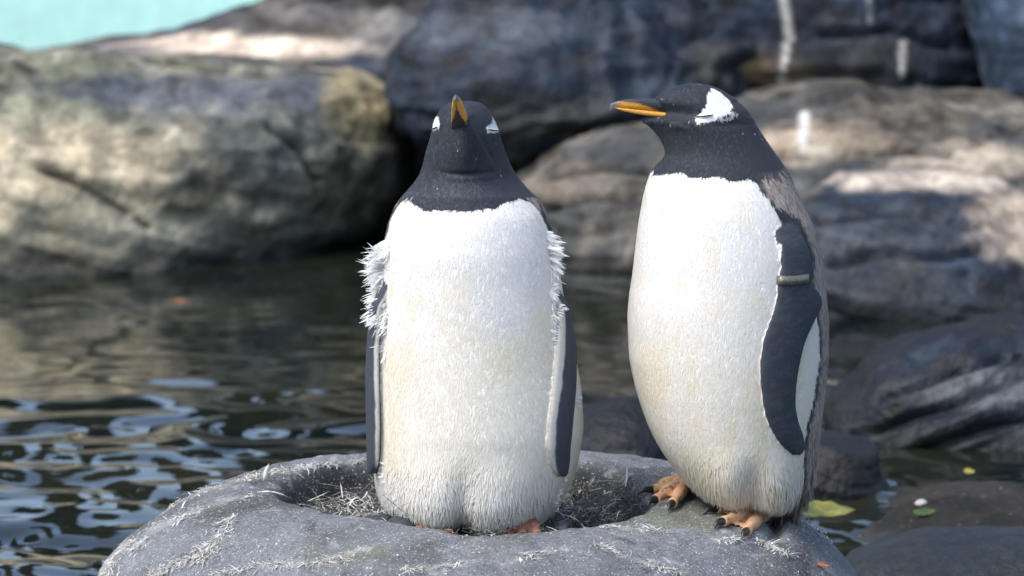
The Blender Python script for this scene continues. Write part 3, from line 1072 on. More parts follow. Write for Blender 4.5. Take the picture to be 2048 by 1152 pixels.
def blades(me, col, length, width, lift, count, keep, rng, dirfun=None, alt=None):
    """feather blades rooted on the body: real little strips with the body's normals"""
    me.calc_loop_triangles()
    T = np.empty(len(me.loop_triangles) * 3, np.int32)
    me.loop_triangles.foreach_get('vertices', T)
    T = T.reshape(-1, 3)
    V = np.empty(len(me.vertices) * 3)
    me.vertices.foreach_get('co', V)
    V = V.reshape(-1, 3)
    N = np.empty(len(me.vertices) * 3)
    me.vertices.foreach_get('normal', N)
    N = N.reshape(-1, 3)
    area = np.linalg.norm(np.cross(V[T[:, 1]] - V[T[:, 0]], V[T[:, 2]] - V[T[:, 0]]), axis=1)
    area = area * keep[T].min(1)
    tri = rng.choice(len(T), count, p=area / area.sum())
    u, v = rng.random(count), rng.random(count)
    fl = u + v > 1
    u[fl], v[fl] = 1 - u[fl], 1 - v[fl]
    W = np.stack([1 - u - v, u, v], -1)[:, :, None]
    B = (V[T[tri]] * W).sum(1)
    n = (N[T[tri]] * W).sum(1)
    n /= np.linalg.norm(n, axis=1, keepdims=True)
    c = (col[T[tri]] * W).sum(1)
    L = (length[T[tri]] * W[:, :, 0]).sum(1) * rng.uniform(0.7, 1.3, count)
    wd = (width[T[tri]] * W[:, :, 0]).sum(1) * rng.uniform(0.7, 1.25, count)
    lf_ = (lift[T[tri]] * W[:, :, 0]).sum(1) * rng.uniform(0.2, 1.7, count)
    d = np.tile(np.array((0, 0, -1.0)), (count, 1)) if dirfun is None else dirfun(B)
    jit = fbm(B * 22, 2, 801)[:, None] * 0.55
    d = d + rng.normal(0, 0.16, (count, 3)) + jit * np.cross(n, d)
    d = d - n * (d * n).sum(1, keepdims=True)
    d /= np.maximum(np.linalg.norm(d, axis=1, keepdims=True), 1e-6)
    s = np.cross(d, n)
    rows, nrm = [], []
    for k, (t, w) in enumerate(((0, .7), (.45, 1.0), (.8, .65), (1, .06))):
        h = lf_ * t * (1.0 + 0.25 * t) - 0.0006
        ctr = B + d * (L * t)[:, None] + n * (h * L)[:, None] + n * 0.0004
        rows += [ctr - s * (wd * w * .5)[:, None], ctr + s * (wd * w * .5)[:, None]]
        nn = n * 1.0 - d * 0.05 + rng.normal(0, 0.05, (count, 1)) * s
        nn /= np.linalg.norm(nn, axis=1, keepdims=True)
        nrm += [nn, nn]
    VV = np.stack(rows, 1).reshape(-1, 3)
    NN = np.stack(nrm, 1).reshape(-1, 3)
    i = np.arange(count)[:, None] * 8
    FF = np.concatenate([i + np.array([0, 1, 3, 2]), i + np.array([2, 3, 5, 4]), i + np.array([4, 5, 7, 6])], 1).reshape(-1, 4)
    tone = np.clip(rng.normal(1.0, 0.03, count), 0.88, 1.1)
    if alt is not None:
        pa = (alt[T[tri]] * W[:, :, 0]).sum(1)
        pick = rng.random(count) < pa * (0.45 + 0.6 * (vnoise(B * 130, 802) > -0.1))
        c = np.where(pick[:, None], BROWNBACK * rng.uniform(0.7, 1.25, count)[:, None], c)
    fleck = (rng.random(count) < 0.0015) & (c.mean(1) < 0.1)
    c = np.where(fleck[:, None], 0.55, c)
    CC = np.repeat(np.clip(c * tone[:, None], 0.004, 0.86), 8, 0)
    return VV, FF, NN, CC


def mesh_normals(o, N):
    me = o.data
    me.normals_split_custom_set_from_vertices(N.tolist())


def bill(parent, base, tip, up, H=0.029, W=0.020, wedge=0.0):
    """upper and lower mandible lofted along the bill axis"""
    base, tip, up = Vector(base), Vector(tip), Vector(up)
    ax = tip - base
    L = ax.length
    ax.normalize()
    lat = ax.cross(up).normalized()
    up = lat.cross(ax)
    s = np.linspace(0, 1, 34)
    hold = empty_part('bill', parent)
    for name in ('upper_mandible', 'lower_mandible'):
        V, C = [], []
        m = 28
        for q in s:
            tap = (1 - q ** 2.6) ** 0.55
            w = W * 0.5 * (1.0 - 0.42 * q) * tap + 0.0004
            if name[0] == 'u':
                hi = H * (0.53 - 0.08 * q - 0.12 * q ** 3) * (1 - q ** 6 * 0.95)
                lo = -H * 0.12 - (H * 0.22 * sstep(0.84, 1.0, q))
            else:
                hi = -H * 0.10
                lo = -H * (0.46 - 0.14 * q) * (1 - q ** 5 * 0.70)
            for j in range(m):
                a = 2 * PI * j / m
                ca, sa = math.cos(a), math.sin(a)
                y = w * np.sign(ca) * abs(ca) ** 0.8
                mid, hh = (hi + lo) / 2, (hi - lo) / 2
                z = mid + hh * np.sign(sa) * abs(sa) ** 0.8
                qq = min(q, 0.97) if name[0] == 'l' else q
                V.append(base + ax * (L * qq) + lat * y + up * z)
                zn = z / H
                org = np.array((0.66, 0.30, 0.035))
                if name[0] == 'u':
                    T = float(np.interp(q, [.15, .39, .62, .85], [-.22, .04, .22, .19])) if not wedge else 0.2
                    k = float(sstep(T + 0.05, T - 0.05, zn))
                    k *= float(sstep(0.93, 0.80, q))
                else:
                    k = float(sstep(0.96, 0.86, q)) * (1 if wedge else float(sstep(-0.42, -0.30, zn + 0.30 * max(0, q - .2)) ))
                    org = np.array((0.64, 0.32, 0.05))
                blk = np.array((0.026, 0.028, 0.034)) if q < 0.86 else np.array((0.10, 0.105, 0.11))
                if name[0] == 'l' and wedge and sa < 0.25 and abs(y) < wedge * w * min(1.0, 1 - (q - 0.30) / 0.55): k *= 0.04
                C.append(blk * (1 - k) + org * k)
        F = grid_faces(len(s), m).tolist()
        F.append(list(range(m))[::-1])
        F.append([(len(s) - 1) * m + j for j in range(m)])
        mesh_np(name, np.array([v[:] for v in V]), F, M_bill, hold, col=np.array(C))
    return hold


def empty_part(name, parent):
    o = bpy.data.objects.new(name, None)
    o.empty_display_size = 0.02
    return link(o, parent)


def eye_on(bvh, corners, parent, nrm_lift=0.0012):
    """closed eye: dark slit and pale lid, laid on the head; corners = (px,py) left, right"""
    (x1, y1), (x2, y2), hh = corners
    def ribbon(name, material, h, lift):
        V, F = [], []
        n = 12
        for i in range(n):
            t = i / (n - 1)
            x, y = x1 + (x2 - x1) * t, y1 + (y2 - y1) * t + 1.5 * math.sin(PI * t)
            k = h * math.sin(PI * (0.06 + 0.88 * t)) ** 0.7
            for q in (-1, -0.4, 0.4, 1):
                p, nn = cast(bvh, x, y + q * k)
                V.append(p + nn * (lift * (1.0 if abs(q) < 1 else 0.1)))
        F = grid_faces(n, 4, wrap=False).tolist()
        return mesh_np(name, np.array([v[:] for v in V]), F, material, parent)
    lid = ribbon('eyelid', M_lid, hh + 2.2, 0.0022)
    ribbon('eye', M_eye, hh, 0.0042)
    return lid


def cast(bvh, px, py):
    u, v = (px - 1024) / FPX, -(py - 576) / FPX
    d = (CAM_FWD + Vector((1, 0, 0)) * u + CAM_UP * v).normalized()
    p, n, i, t = bvh.ray_cast(CAM_POS, d)
    if p is None:
        p, n = p2w(px, py, 0), Vector((0, -1, 0))
    return p, n


def body_arrays(me):
    V = np.empty(len(me.vertices) * 3)
    me.vertices.foreach_get('co', V)
    V = V.reshape(-1, 3)
    N = np.empty(len(me.vertices) * 3)
    me.vertices.foreach_get('normal', N)
    return V, N.reshape(-1, 3)


def region_of(V, pieces):
    """index of the nearest source piece for each vertex"""
    best = np.full(len(V), 1e9)
    reg = np.zeros(len(V), int)
    for k, plist in enumerate(pieces):
        v, f = join(plist)
        t = BVHTree.FromPolygons([tuple(x) for x in v], f)
        lo, hi = v.min(0) - 0.01, v.max(0) + 0.01
        idx = np.nonzero(((V > lo) & (V < hi)).all(1))[0]
        for i in idx:
            p, n, j, d = t.find_nearest(Vector(V[i]))
            if d is not None and d < best[i] - (0.0004 if k else 0):
                best[i] = d
                reg[i] = k
    return reg


def finish_body(root, me, V, col, reg, length, width, lift, count, rng, dirfun=None, keep=None, alt=None):
    set_col(me, np.clip(col, 0.004, 0.86))
    me.materials.clear()
    me.materials.append(M_body)
    me.polygons.foreach_set('use_smooth', [True] * len(me.polygons))
    body = bpy.data.objects.new('body', me)
    link(body, root)
    k = (reg == 0).astype(float) if keep is None else keep
    VV, FF, NN, CC = blades(me, col, length, width, lift, count, k, rng, dirfun, alt)
    o = mesh_np('feathers', VV, FF, M_feather, root, col=CC)
    mesh_normals(o, NN)
    tag(o, kind='stuff')
    return body


# ---- left penguin: squatting in the hollow, facing the camera with its bill raised
def left_penguin():
    rng = np.random.default_rng(21)
    Y0 = 0.0
    rows = [(203, 922, 936, .005, .005), (205, 908, 952, .025, .02), (209, 894, 964, .040, .035), (215, 885, 972, .052, .045), (226, 877, 980, .066, .055), (240, 869, 988, .076, .062),
            (260, 864, 997, .082, .07), (280, 859, 1003, .083, .075), (300, 853, 1009, .081, .08), (320, 848, 1017, .077, .084), (338, 843, 1025, .0745, .088),
            (350, 838, 1032, .0745, .09), (362, 831, 1041, .079, .094), (380, 816, 1057, .090, .10), (400, 799, 1077, .102, .108), (420, 787, 1090, .113, .116),
            (450, 776, 1101, .123, .125), (500, 766, 1112, .133, .134), (550, 760, 1120, .138, .14), (600, 756, 1128, .143, .145), (700, 748, 1148, .152, .15),
            (800, 745, 1164, .160, .152), (850, 746, 1166, .163, .152), (900, 747, 1160, .163, .15), (950, 751, 1146, .160, .14), (990, 762, 1122, .150, .125),
            (1020, 784, 1098, .132, .105), (1040, 812, 1078, .106, .085), (1053, 870, 1030, .06, .06), (1058, 900, 1000, .03, .03)]
    lf = Loft(rows, Y0)
    zpx = lambda py: p2w(950, py, Y0).z
    lf.point = 'front'
    lf.pts = ([zpx(420), zpx(365), zpx(345), zpx(300), zpx(250), zpx(205)], [0, .12, .3, .42, .5, .45])
    V, F = lf.mesh(240, 200)
    # cleft between the two belly lobes
    px, py = w2p(V)
    ramp = sstep(900, 1030, py)
    front = V[:, 1] < Y0
    xc = 928 - 2
    V[:, 1] += np.where(front, 0.014 * ramp * np.exp(-((px - xc) / 26.0) ** 2), 0)
    V[:, 1] -= np.where(front, 0.016 * ramp * (np.exp(-((px - 1010) / 60.0) ** 2) + 0.7 * np.exp(-((px - 850) / 60.0) ** 2)), 0)
    V[:, 2] += np.where(front, 0.012 * sstep(1000, 1050, py) * np.exp(-((px - xc) / 24.0) ** 2), 0)
    # throat fold under the chin
    V[:, 1] += np.where(front, 0.007 * np.exp(-((py - 349 + 0.002 * (px - 930) ** 2) / 4.5) ** 2) * np.exp(-((px - 930) / 42.0) ** 2), 0)
    V[:, 1] += np.where(front, 0.0045 * (crease(px, py, [(946, 236), (958, 262), (972, 296), (985, 318)], 4.5) + crease(px, py, [(898, 236), (886, 262), (876, 292)], 4.5)), 0)
    torso = (V, F)
    fr = flipper(lf, [(480, 1090, 1112, -.03), (540, 1100, 1126, -.022), (590, 1106, 1138, -.008), (620, 1110, 1143), (680, 1108, 1146), (740, 1103, 1144), (800, 1097, 1142), (850, 1091, 1138), (890, 1090, 1134), (925, 1096, 1131), (945, 1104, 1127), (952, 1112, 1120)], off=0.006, thick=0.007)
    fl = flipper(lf, [(480, 768, 792, -.03), (540, 762, 784, -.022), (590, 754, 776, -.008), (620, 751, 772), (680, 749, 768), (740, 748, 767), (800, 748, 768), (850, 749, 769), (890, 750, 768), (925, 751, 766), (940, 753, 762), (947, 755, 759)], off=0.009, thick=0.008)
    feet, claws = [], []
    for (hx, tx) in ((868, (835, 868, 900)), (1046, (1015, 1045, 1076))):
        heel = p2w(hx, 1046, -0.06)
        zf = 0.273
        heel.z = zf
        tips = [Vector((p2w(t, 1056, -0.15).x, -0.150, zf)) for t in tx]
        ank = Vector((heel.x, -0.04, 0.33))
        p, c = foot(ank, tips, heel, 0.013)
        feet += p
        claws += c
    me = remesh([torso, fr[:2], fl[:2]] + feet, 0.0022, 3)
    V, N = body_arrays(me)
    reg = region_of(V, [[torso], [fr[:2]], [fl[:2]], feet])
    px, py = w2p(V)
    cx, w, df, db = lf.params(V[:, 2])
    phi = np.arctan2((V[:, 0] - cx) / w, -(V[:, 1] - Y0) / np.where(V[:, 1] < Y0, df, db)) - math.radians(4)
    edge = 4 * fbm(V * 130, 3, 700)
    # white and cream of the belly
    cream = sstep(-0.1, 0.5, fbm(V * np.array((9, 9, 7)), 4, 710)) * 0.45 * sstep(470, 620, py) + 0.42 * sstep(520, 820, py)
    cream = cream + 0.45 * sstep(.2, .6, fbm(V * 28, 3, 712)) * sstep(480, 560, py) * sstep(760, 600, py)
    cream *= 1 - 0.6 * sstep(930, 985, py)
    col = lerp(np.broadcast_to(WHITE, V.shape), CREAM, np.clip(cream, 0, .8) * 0.9)
    nx = [740, 785, 797, 818, 830, 848, 880, 945, 990, 1020, 1040, 1060, 1075, 1090, 1150]
    ny = [600, 428, 407, 400, 408, 423, 421, 422, 415, 403, 398, 405, 420, 445, 600]
    bound = np.interp(px, nx, ny)
    back = (np.abs(phi) > np.interp(py, [400, 470, 520, 600, 1100], [1.42, 1.50, 1.56, 1.74, 1.80]))
    dark = ((py + edge < bound) & (py < 470)) | ((py < 430) & (V[:, 1] > Y0 - 0.02)) | back
    head = py < 395
    speck = fbm(V * np.array((160, 160, 90)), 2, 720)
    darkc = lerp(np.broadcast_to(BLACK, V.shape), BROWNBACK, 0.85 * sstep(-0.05, 0.3, speck) * (~head) * (V[:, 1] > Y0 - 0.05))
    darkc = lerp(darkc, BLACK * 1.55, sstep(340, 400, py) * head)
    col = np.where(dark[:, None], darkc, col)
    fr_ = V[:, 1] < Y0 + 0.02
    for poly in ([(872, 231), (879, 236), (880, 246), (878, 257), (866, 262), (858, 256), (862, 244)],
                 [(985, 230), (991, 238), (998, 252), (1004, 262), (985, 266), (975, 265), (972, 256), (979, 249), (983, 241)]):
        col[inpoly(px + edge * .25, py + edge * .2, poly) & fr_] = (0.78, 0.78, 0.78)
    # flippers: slate outside, white leading margin
    for k, A, lead in ((1, fr[2], -1), (2, fl[2], 1)):
        sel = reg == k
        zz = V[sel, 2]
        zm = (A[:, 2] + A[:, 3]) / 2
        o = np.argsort(zm)
        L, R = np.interp(zz, zm[o], A[o, 0]), np.interp(zz, zm[o], A[o, 1])
        cxx, ww, dff, dbb = lf.params(zz)
        ph = np.arctan2((V[sel, 0] - cxx) / ww, -(V[sel, 1] - Y0) / dff)
        s = (ph - L) / (R - L)
        if lead > 0: s = 1 - s
        c = lerp(np.broadcast_to(np.array((0.42, 0.41, 0.38)), (sel.sum(), 3)), BLACK * 1.25, sstep(0.15, 0.22, s + 0.04 * fbm(V[sel] * 60, 2, 730)))
        if k == 2:
            c = lerp(np.broadcast_to(np.array((0.46, 0.44, 0.40)), (sel.sum(), 3)), BLACK * 1.25, sstep(0.05, 0.11, s + 0.03 * fbm(V[sel] * 60, 2, 730)))
        col[sel] = c
    sel = reg == 3
    col[sel] = lerp(np.broadcast_to(np.array((0.25, 0.115, 0.068)), (sel.sum(), 3)), np.array((0.13, 0.055, 0.035)), sstep(0, .5, fbm(V[sel] * 70, 3, 740)))
    root = empty('penguin', (p2w(950, 1056, 0).x, 0.0, 0.226))
    tag(root, 'penguin squatting in the nest hollow facing the camera, bill raised and white side feathers ruffled', 'penguin', 'penguins on the nest mound')
    shift = np.array(root.location)
    me.vertices.foreach_set('co', (V - shift).astype(np.float32).ravel()); me.update()
    whitef = (col.mean(1) > 0.3).astype(float)
    keep = (reg == 0) & ~inpoly(px, py, [(862, 250), (880, 250), (880, 262), (862, 262)]) & ~inpoly(px, py, [(970, 254), (1002, 254), (1002, 267), (970, 267)])
    keep = keep.astype(float)
    length = np.where(whitef > 0, np.where(py < 300, 0.004, 0.0080), 0.0045) + 0.013 * whitef * sstep(860, 1000, py)
    width = np.where(whitef > 0, 0.0015, 0.0011)
    lift = np.where(whitef > 0, 0.024, 0.022) + 0.10 * whitef * sstep(880, 1000, py)
    finish_body(root, me, V, col, reg, length, width, lift, 90000, rng, keep=keep)
    bvh = BVHTree.FromPolygons([tuple(v) for v in V], [list(p.vertices) for p in me.polygons])
    # parts are built in world space and hang from the root
    hold = []
    base = p2w(921, 255, -0.048)
    tip = p2w(911, 190, -0.142)
    hold.append(bill(root, base, tip, Vector((0.05, 0.55, 0.8)), H=0.027, W=0.026, wedge=1.0))
    eye_on(bvh, ((865, 258), (877, 254), 1.7), root)
    eye_on(bvh, ((974, 260), (997, 261), 1.9), root)
    for (p, d) in claws:
        v, f = claw_mesh(p, d)
        mesh_np('claw', v, f, M_claw, root)
    # ruffled long feathers at both sides
    items = []
    def tuft(x0, y0, x1, y1, clumps, side, Lr):
        for c in range(clumps):
            t = (c + random.random()) / clumps
            x, y = x0 + (x1 - x0) * t + rnd(-6, 6), y0 + (y1 - y0) * t
            ph, z = lf.at(x, y)
            P = lf.surf(ph, z)[0]
            d0 = Vector((side * rnd(0.55, 1.0), rnd(-0.35, 0.2), rnd(-0.7, 0.25)))
            L0, cv = rnd(*Lr), (rnd(-0.8, 0.6), side * rnd(-1.0, 2.4))
            for _ in range(26):
                d = d0 + Vector((rnd(-.22, .22), rnd(-.25, .25), rnd(-.25, .25)))
                g = rnd(0.70, 0.84)
                b = P + np.array((-side * 0.008 + rnd(-.004, .004), -0.003 + rnd(-.003, .003), rnd(-.007, .007)))
                items.append((b, d, (-side * 0.2, -0.75, 0.6), L0 * rnd(.45, 1.1), (rnd(0.0008, 0.0022) if random.random() < .65 else rnd(0.003, 0.0055)), (cv[0] + rnd(-.4, .4), cv[1] + rnd(-.5, .5)), (g, g, g * 0.98)))
    tuft(772, 484, 762, 545, 15, -1, (.026, .046))
    tuft(764, 540, 760, 640, 18, -1, (.024, .042))
    tuft(766, 610, 768, 710, 10, -1, (.014, .028))
    tuft(1100, 465, 1110, 530, 11, 1, (.020, .036))
    tuft(1108, 530, 1114, 640, 11, 1, (.016, .030))
    tuft(1104, 600, 1110, 700, 7, 1, (.010, .018))
    tuft(1158, 770, 1158, 812, 3, 1, (.008, .015))
    tuft(760, 930, 800, 1010, 7, -1, (.008, .016))
    tuft(1130, 950, 1100, 1010, 7, 1, (.008, .016))
    Vt, Ft, Ct = strips(items)
    o = mesh_np('ruffled_feathers', Vt, Ft, M_feather, root, col=Ct)
    tag(o, kind='stuff')
    settle(root)
    return root


def settle(root):
    """children were modelled in world space: keep them there under the moved root"""
    bpy.context.view_layer.update()
    inv = Matrix.Translation(-root.location)
    for c in root.children:
        if c.name.split('.')[0] == 'body':
            continue
        if c.name.split('.')[0] == 'feathers':
            continue
        c.matrix_parent_inverse = inv


left_penguin()


# ---- right penguin: standing on the rim, turned to the left, head in profile
def right_penguin():
    rng = np.random.default_rng(22)
    Y0 = 0.0
    rows = [(167, 1380, 1392, .003, .003), (168.5, 1369, 1402, .014, .014), (171, 1360, 1416, .022, .022), (176, 1347, 1433, .031, .031), (183, 1332, 1448, .038, .038), (191, 1318, 1460, .043, .043),
            (200, 1308, 1473, .047, .047), (212, 1319, 1486, .051, .051), (223, 1326, 1496, .054, .054), (231, 1312, 1502, .056, .056), (236, 1292, 1505, .0565, .0565), (241, 1284, 1508, .057, .057), (250, 1295, 1513, .059, .059),
            (262, 1308, 1520, .061, .061), (277, 1319, 1530, .064, .064), (293, 1327, 1541, .068, .068), (306, 1330, 1550, .073, .072), (317, 1326, 1558, .079, .077),
            (330, 1314, 1567, .087, .084), (345, 1303, 1577, .096, .092), (365, 1295, 1586, .107, .102), (390, 1288, 1597, .118, .112), (410, 1284, 1606, .125, .118), (450, 1277, 1625, .135, .128),
            (500, 1271, 1640, .144, .138), (550, 1265, 1649, .150, .144), (600, 1258, 1653, .155, .148), (640, 1256, 1656, .157, .15), (700, 1258, 1656, .158, .15), (760, 1268, 1652, .157, .15),
            (800, 1279, 1647, .155, .148), (840, 1293, 1642, .152, .145), (880, 1312, 1637, .147, .14), (920, 1339, 1631, .138, .132), (950, 1366, 1624, .126, .12), (975, 1396, 1613, .11, .105),
            (993, 1430, 1598, .085, .08), (1004, 1465, 1575, .05, .05), (1008, 1490, 1550, .02, .02)]
    lf = Loft(rows, Y0)
    zpx = lambda py: p2w(1450, py, Y0).z
    lf.point = 'left'
    lf.pts = ([zpx(360), zpx(320), zpx(290), zpx(250), zpx(200), zpx(168)], [0, .1, .25, .48, .48, .3])
    V, F = lf.mesh(260, 200)
    px, py = w2p(V)
    front = V[:, 1] < Y0
    V[:, 1] += np.where(front, 0.016 * sstep(900, 1000, py) * np.exp(-((px - 1505) / 22.0) ** 2), 0)   # cleft between the thighs
    V[:, 1] -= np.where(front, 0.010 * sstep(880, 980, py) * (np.exp(-((px - 1445) / 42.0) ** 2) + np.exp(-((px - 1560) / 32.0) ** 2)), 0)
    dn = np.where(front, 1, -1) * 0.004 * (crease(px, py, [(1325, 229), (1350, 238), (1376, 251)], 4) + 0.7 * crease(px, py, [(1296, 247), (1325, 250), (1352, 244)], 4)) * (np.abs(V[:, 1] - Y0) > .004)
    V[:, 1] += dn
    torso = (V, F)
    up_rows = [(400, 1562, 1590, -.03), (440, 1556, 1598, -.014), (470, 1549, 1602, -.005), (500, 1556, 1610), (530, 1558, 1618), (552, 1554, 1619), (568, 1552, 1616), (585, 1550, 1631), (605, 1547, 1637), (640, 1536, 1623), (680, 1523, 1606),
               (720, 1518, 1596), (760, 1518, 1589), (800, 1522, 1586), (840, 1531, 1591), (870, 1545, 1600), (890, 1560, 1602), (902, 1574, 1598), (908, 1582, 1592)]
    fr = flipper(lf, up_rows, off=0.006, thick=0.007, n=90)
    fb = flipper(lf, up_rows, off=0.004, thick=0.010, n=90, mirror=math.radians(-48))
    feet, claws = [], []
    def G(px, py, Y):
        p = p2w(px, py, Y)
        return p
    # near foot under the belly, toes to the left and forward
    h1 = G(1536, 1040, -0.075)
    z1 = float(nest_z(np.array([h1.x]), np.array([h1.y]))[0])
    spec = [(Vector((h1.x, h1.y, z1)), [(1434, 1040), (1442, 1055), (1488, 1074)], G(1525, 990, -0.05)),
            (None, [(1300, 1000), (1330, 1008), (1352, 990)], None)]
    heel = nest_hit(1540, 1040)
    tips = [nest_hit(1432, 1026), nest_hit(1444, 1052), nest_hit(1492, 1072)]
    p, c = foot(G(1528, 985, heel[1] + 0.02), tips, heel, 0.0122)
    feet += p
    claws += c
    heel2 = nest_hit(1392, 975)
    heel2 = np.array((heel2[0], heel2[1], heel2[2]))
    tips2 = [nest_hit(1304, 988), nest_hit(1310, 1008), nest_hit(1344, 1016)]
    for t in tips2: t[2] = max(t[2], heel2[2] - 0.018)
    p, c = foot(G(1410, 955, heel2[1]), tips2, heel2, 0.0118)
    feet += p
    claws += c
    me = remesh([torso, fr[:2], fb[:2]] + feet, 0.0022, 3)
    V, N = body_arrays(me)
    reg = region_of(V, [[torso], [fr[:2], fb[:2]], feet])
    # pattern is read in the plane of the body so that both sides match
    a = np.array([p2w(1450, 300, Y0).x, Y0, p2w(1450, 300, Y0).z])
    W = V.copy()
    W[:, 1] = Y0
    qx, qy = w2p(W)
    px, py = w2p(V)
    cx, w, df, db = lf.params(V[:, 2])
    PH0 = math.radians(-36)
    phi = np.arctan2((V[:, 0] - cx) / w, -(V[:, 1] - Y0) / np.where(V[:, 1] < Y0, df, db)) - PH0
    phi = (phi + PI) % (2 * PI) - PI
    edge = 6 * fbm(V * 90, 3, 760)
    cream = sstep(0.0, 0.5, fbm(V * np.array((10, 10, 6)), 4, 770)) * 0.45 * sstep(330, 400, py) + 0.45 * sstep(480, 900, py)
    cream = cream + 0.35 * sstep(.15, .5, fbm(V * np.array((40, 40, 14)), 3, 772)) * sstep(350, 400, py)
    col = lerp(np.broadcast_to(WHITE, V.shape), CREAM, np.clip(cream, 0, .85) * 0.9)
    neck = np.interp(np.abs(phi), [0, .4, .75, 1.0, 1.3], [336, 340, 345, 341, 360]) + 3 * np.sin(phi * 9)
    bnd = np.interp(qy, [340, 365, 400, 440, 480, 530, 600, 680, 760, 820, 900, 1000], [1.10, 1.19, 1.30, 1.33, 1.34, 1.56, 1.66, 1.72, 1.64, 1.54, 1.52, 1.56])
    back = np.abs(phi) + edge * 0.006 > bnd
    dark = (qy + edge * .5 < neck) | back
    sp = fbm(V * np.array((170, 170, 85)), 2, 780) + 0.5 * fbm(V * 60, 2, 781)
    bf = back & (qy > 332)
    amt = sstep(330, 352, qy) * sstep(0.0, 0.14, np.abs(phi) - bnd - 0.34 * sstep(385, 425, qy) * sstep(545, 480, qy))
    darkc = lerp(np.broadcast_to(BLACK, V.shape), BROWNBACK, amt * (0.45 + 0.55 * sstep(-0.1, 0.3, sp)) * bf)
    col = np.where(dark[:, None], darkc, col)
    patch = [(1421, 173), (1438, 181), (1457, 197), (1464, 210), (1455, 219), (1440, 227), (1424, 232), (1405, 237), (1390, 237), (1387, 231), (1399, 217), (1408, 203), (1413, 186)]
    col[inpoly(qx + edge * .5, qy + edge * .4, patch) & (reg == 0)] = (0.80, 0.80, 0.80)
    trail = inpoly(qx, qy, [(1430, 226), (1470, 214), (1480, 216), (1470, 228), (1440, 236)]) & (fbm(V * 150, 2, 790) > 0.12)
    col[trail] = (0.5, 0.5, 0.5)
    sel = reg == 1
    col[sel] = lerp(np.broadcast_to(BLACK * 1.0, (sel.sum(), 3)), BLACK * 1.3, sstep(-.2, .5, fbm(V[sel] * np.array((90, 90, 260)), 3, 795)))
    margin = sel & inpoly(px, py, [(1557, 486), (1564, 490), (1560, 540), (1553, 540)])
    col[margin] = (0.6, 0.6, 0.58)
    sel = reg == 2
    cc = lerp(np.broadcast_to(ORANGE_FOOT, (sel.sum(), 3)), np.array((0.50, 0.36, 0.16)), sstep(0, .5, fbm(V[sel] * 45, 3, 796)))
    cc = lerp(cc, np.array((0.05, 0.045, 0.04)), 0.7 * sstep(.25, .5, fbm(V[sel] * 110, 3, 797)))
    col[sel] = cc
    root = empty('penguin', (a[0], Y0, 0.285))
    tag(root, 'penguin standing on the mound\'s right rim, head in profile, band on its flipper', 'penguin', 'penguins on the nest mound')
    shift = np.array(root.location)
    me.vertices.foreach_set('co', (V - shift).astype(np.float32).ravel()); me.update()
    whitef = (col.mean(1) > 0.3).astype(float)
    keep = ((reg == 0) & ~inpoly(px, py, [(1382, 225), (1430, 222), (1430, 240), (1382, 242)])).astype(float)
    length = np.where(whitef > 0, np.where(py < 300, 0.004, 0.0080), 0.0045) + 0.013 * whitef * sstep(860, 980, py) + 0.007 * (bf & (reg == 0))
    width = np.where(whitef > 0, 0.0015, 0.0011) + 0.0012 * bf
    lift = np.where(whitef > 0, 0.024, 0.022) + 0.15 * whitef * sstep(880, 980, py) + 0.08 * bf * sstep(800, 980, py)
    length = length + 0.02 * bf * sstep(930, 990, py)
    finish_body(root, me, V, col, reg, length, width, lift, 100000, rng, keep=keep, alt=0.85 * amt * bf)
    bvh = BVHTree.FromPolygons([tuple(v) for v in V], [list(p.vertices) for p in me.polygons])
    bill(root, p2w(1352, 221, Y0 - 0.002), p2w(1220, 209, Y0 - 0.010), Vector((-0.02, 0, 1)), H=0.030, W=0.020)
    eye_on(bvh, ((1389, 234), (1425, 230), 2.3), root)
    # gape line running back from the bill
    for (p, d) in claws:
        v, f = claw_mesh(p, d, 0.030, 0.0060)
        mesh_np('claw', v, f, M_claw, root)
    # metal identity band round the flipper
    n = 26
    Vb = []
    for i in range(n):
        t = i / (n - 1)
        for k in range(2):
            x = 1550 + 70 * t
            y = (549, 567)[k] + 3 * math.sin(PI * t) + (4 - 8 * t if False else 2 - 4 * t)
            pnt, nn = cast(bvh, min(max(x, 1553), 1617), y)
            lift_ = 0.0035 - 0.004 * (abs(2 * t - 1) ** 6)
            Vb.append(pnt + nn * lift_)
            Vb.append(pnt - nn * 0.004)
    Fb = []
    for i in range(n - 1):
        b0, b1 = i * 4, i * 4 + 4
        Fb += [[b0, b0 + 2, b1 + 2, b1], [b0 + 1, b1 + 1, b1 + 3, b0 + 3], [b0, b1, b1 + 1, b0 + 1], [b0 + 2, b0 + 3, b1 + 3, b1 + 2]]
    Fb += [[0, 1, 3, 2], [(n - 1) * 4, (n - 1) * 4 + 2, (n - 1) * 4 + 3, (n - 1) * 4 + 1]]
    o = mesh_np('flipper_band', np.array([v[:] for v in Vb]), Fb, M_band, root)
    o['label'] = 'narrow metal band round the flipper'
    settle(root)
    return root


right_penguin()


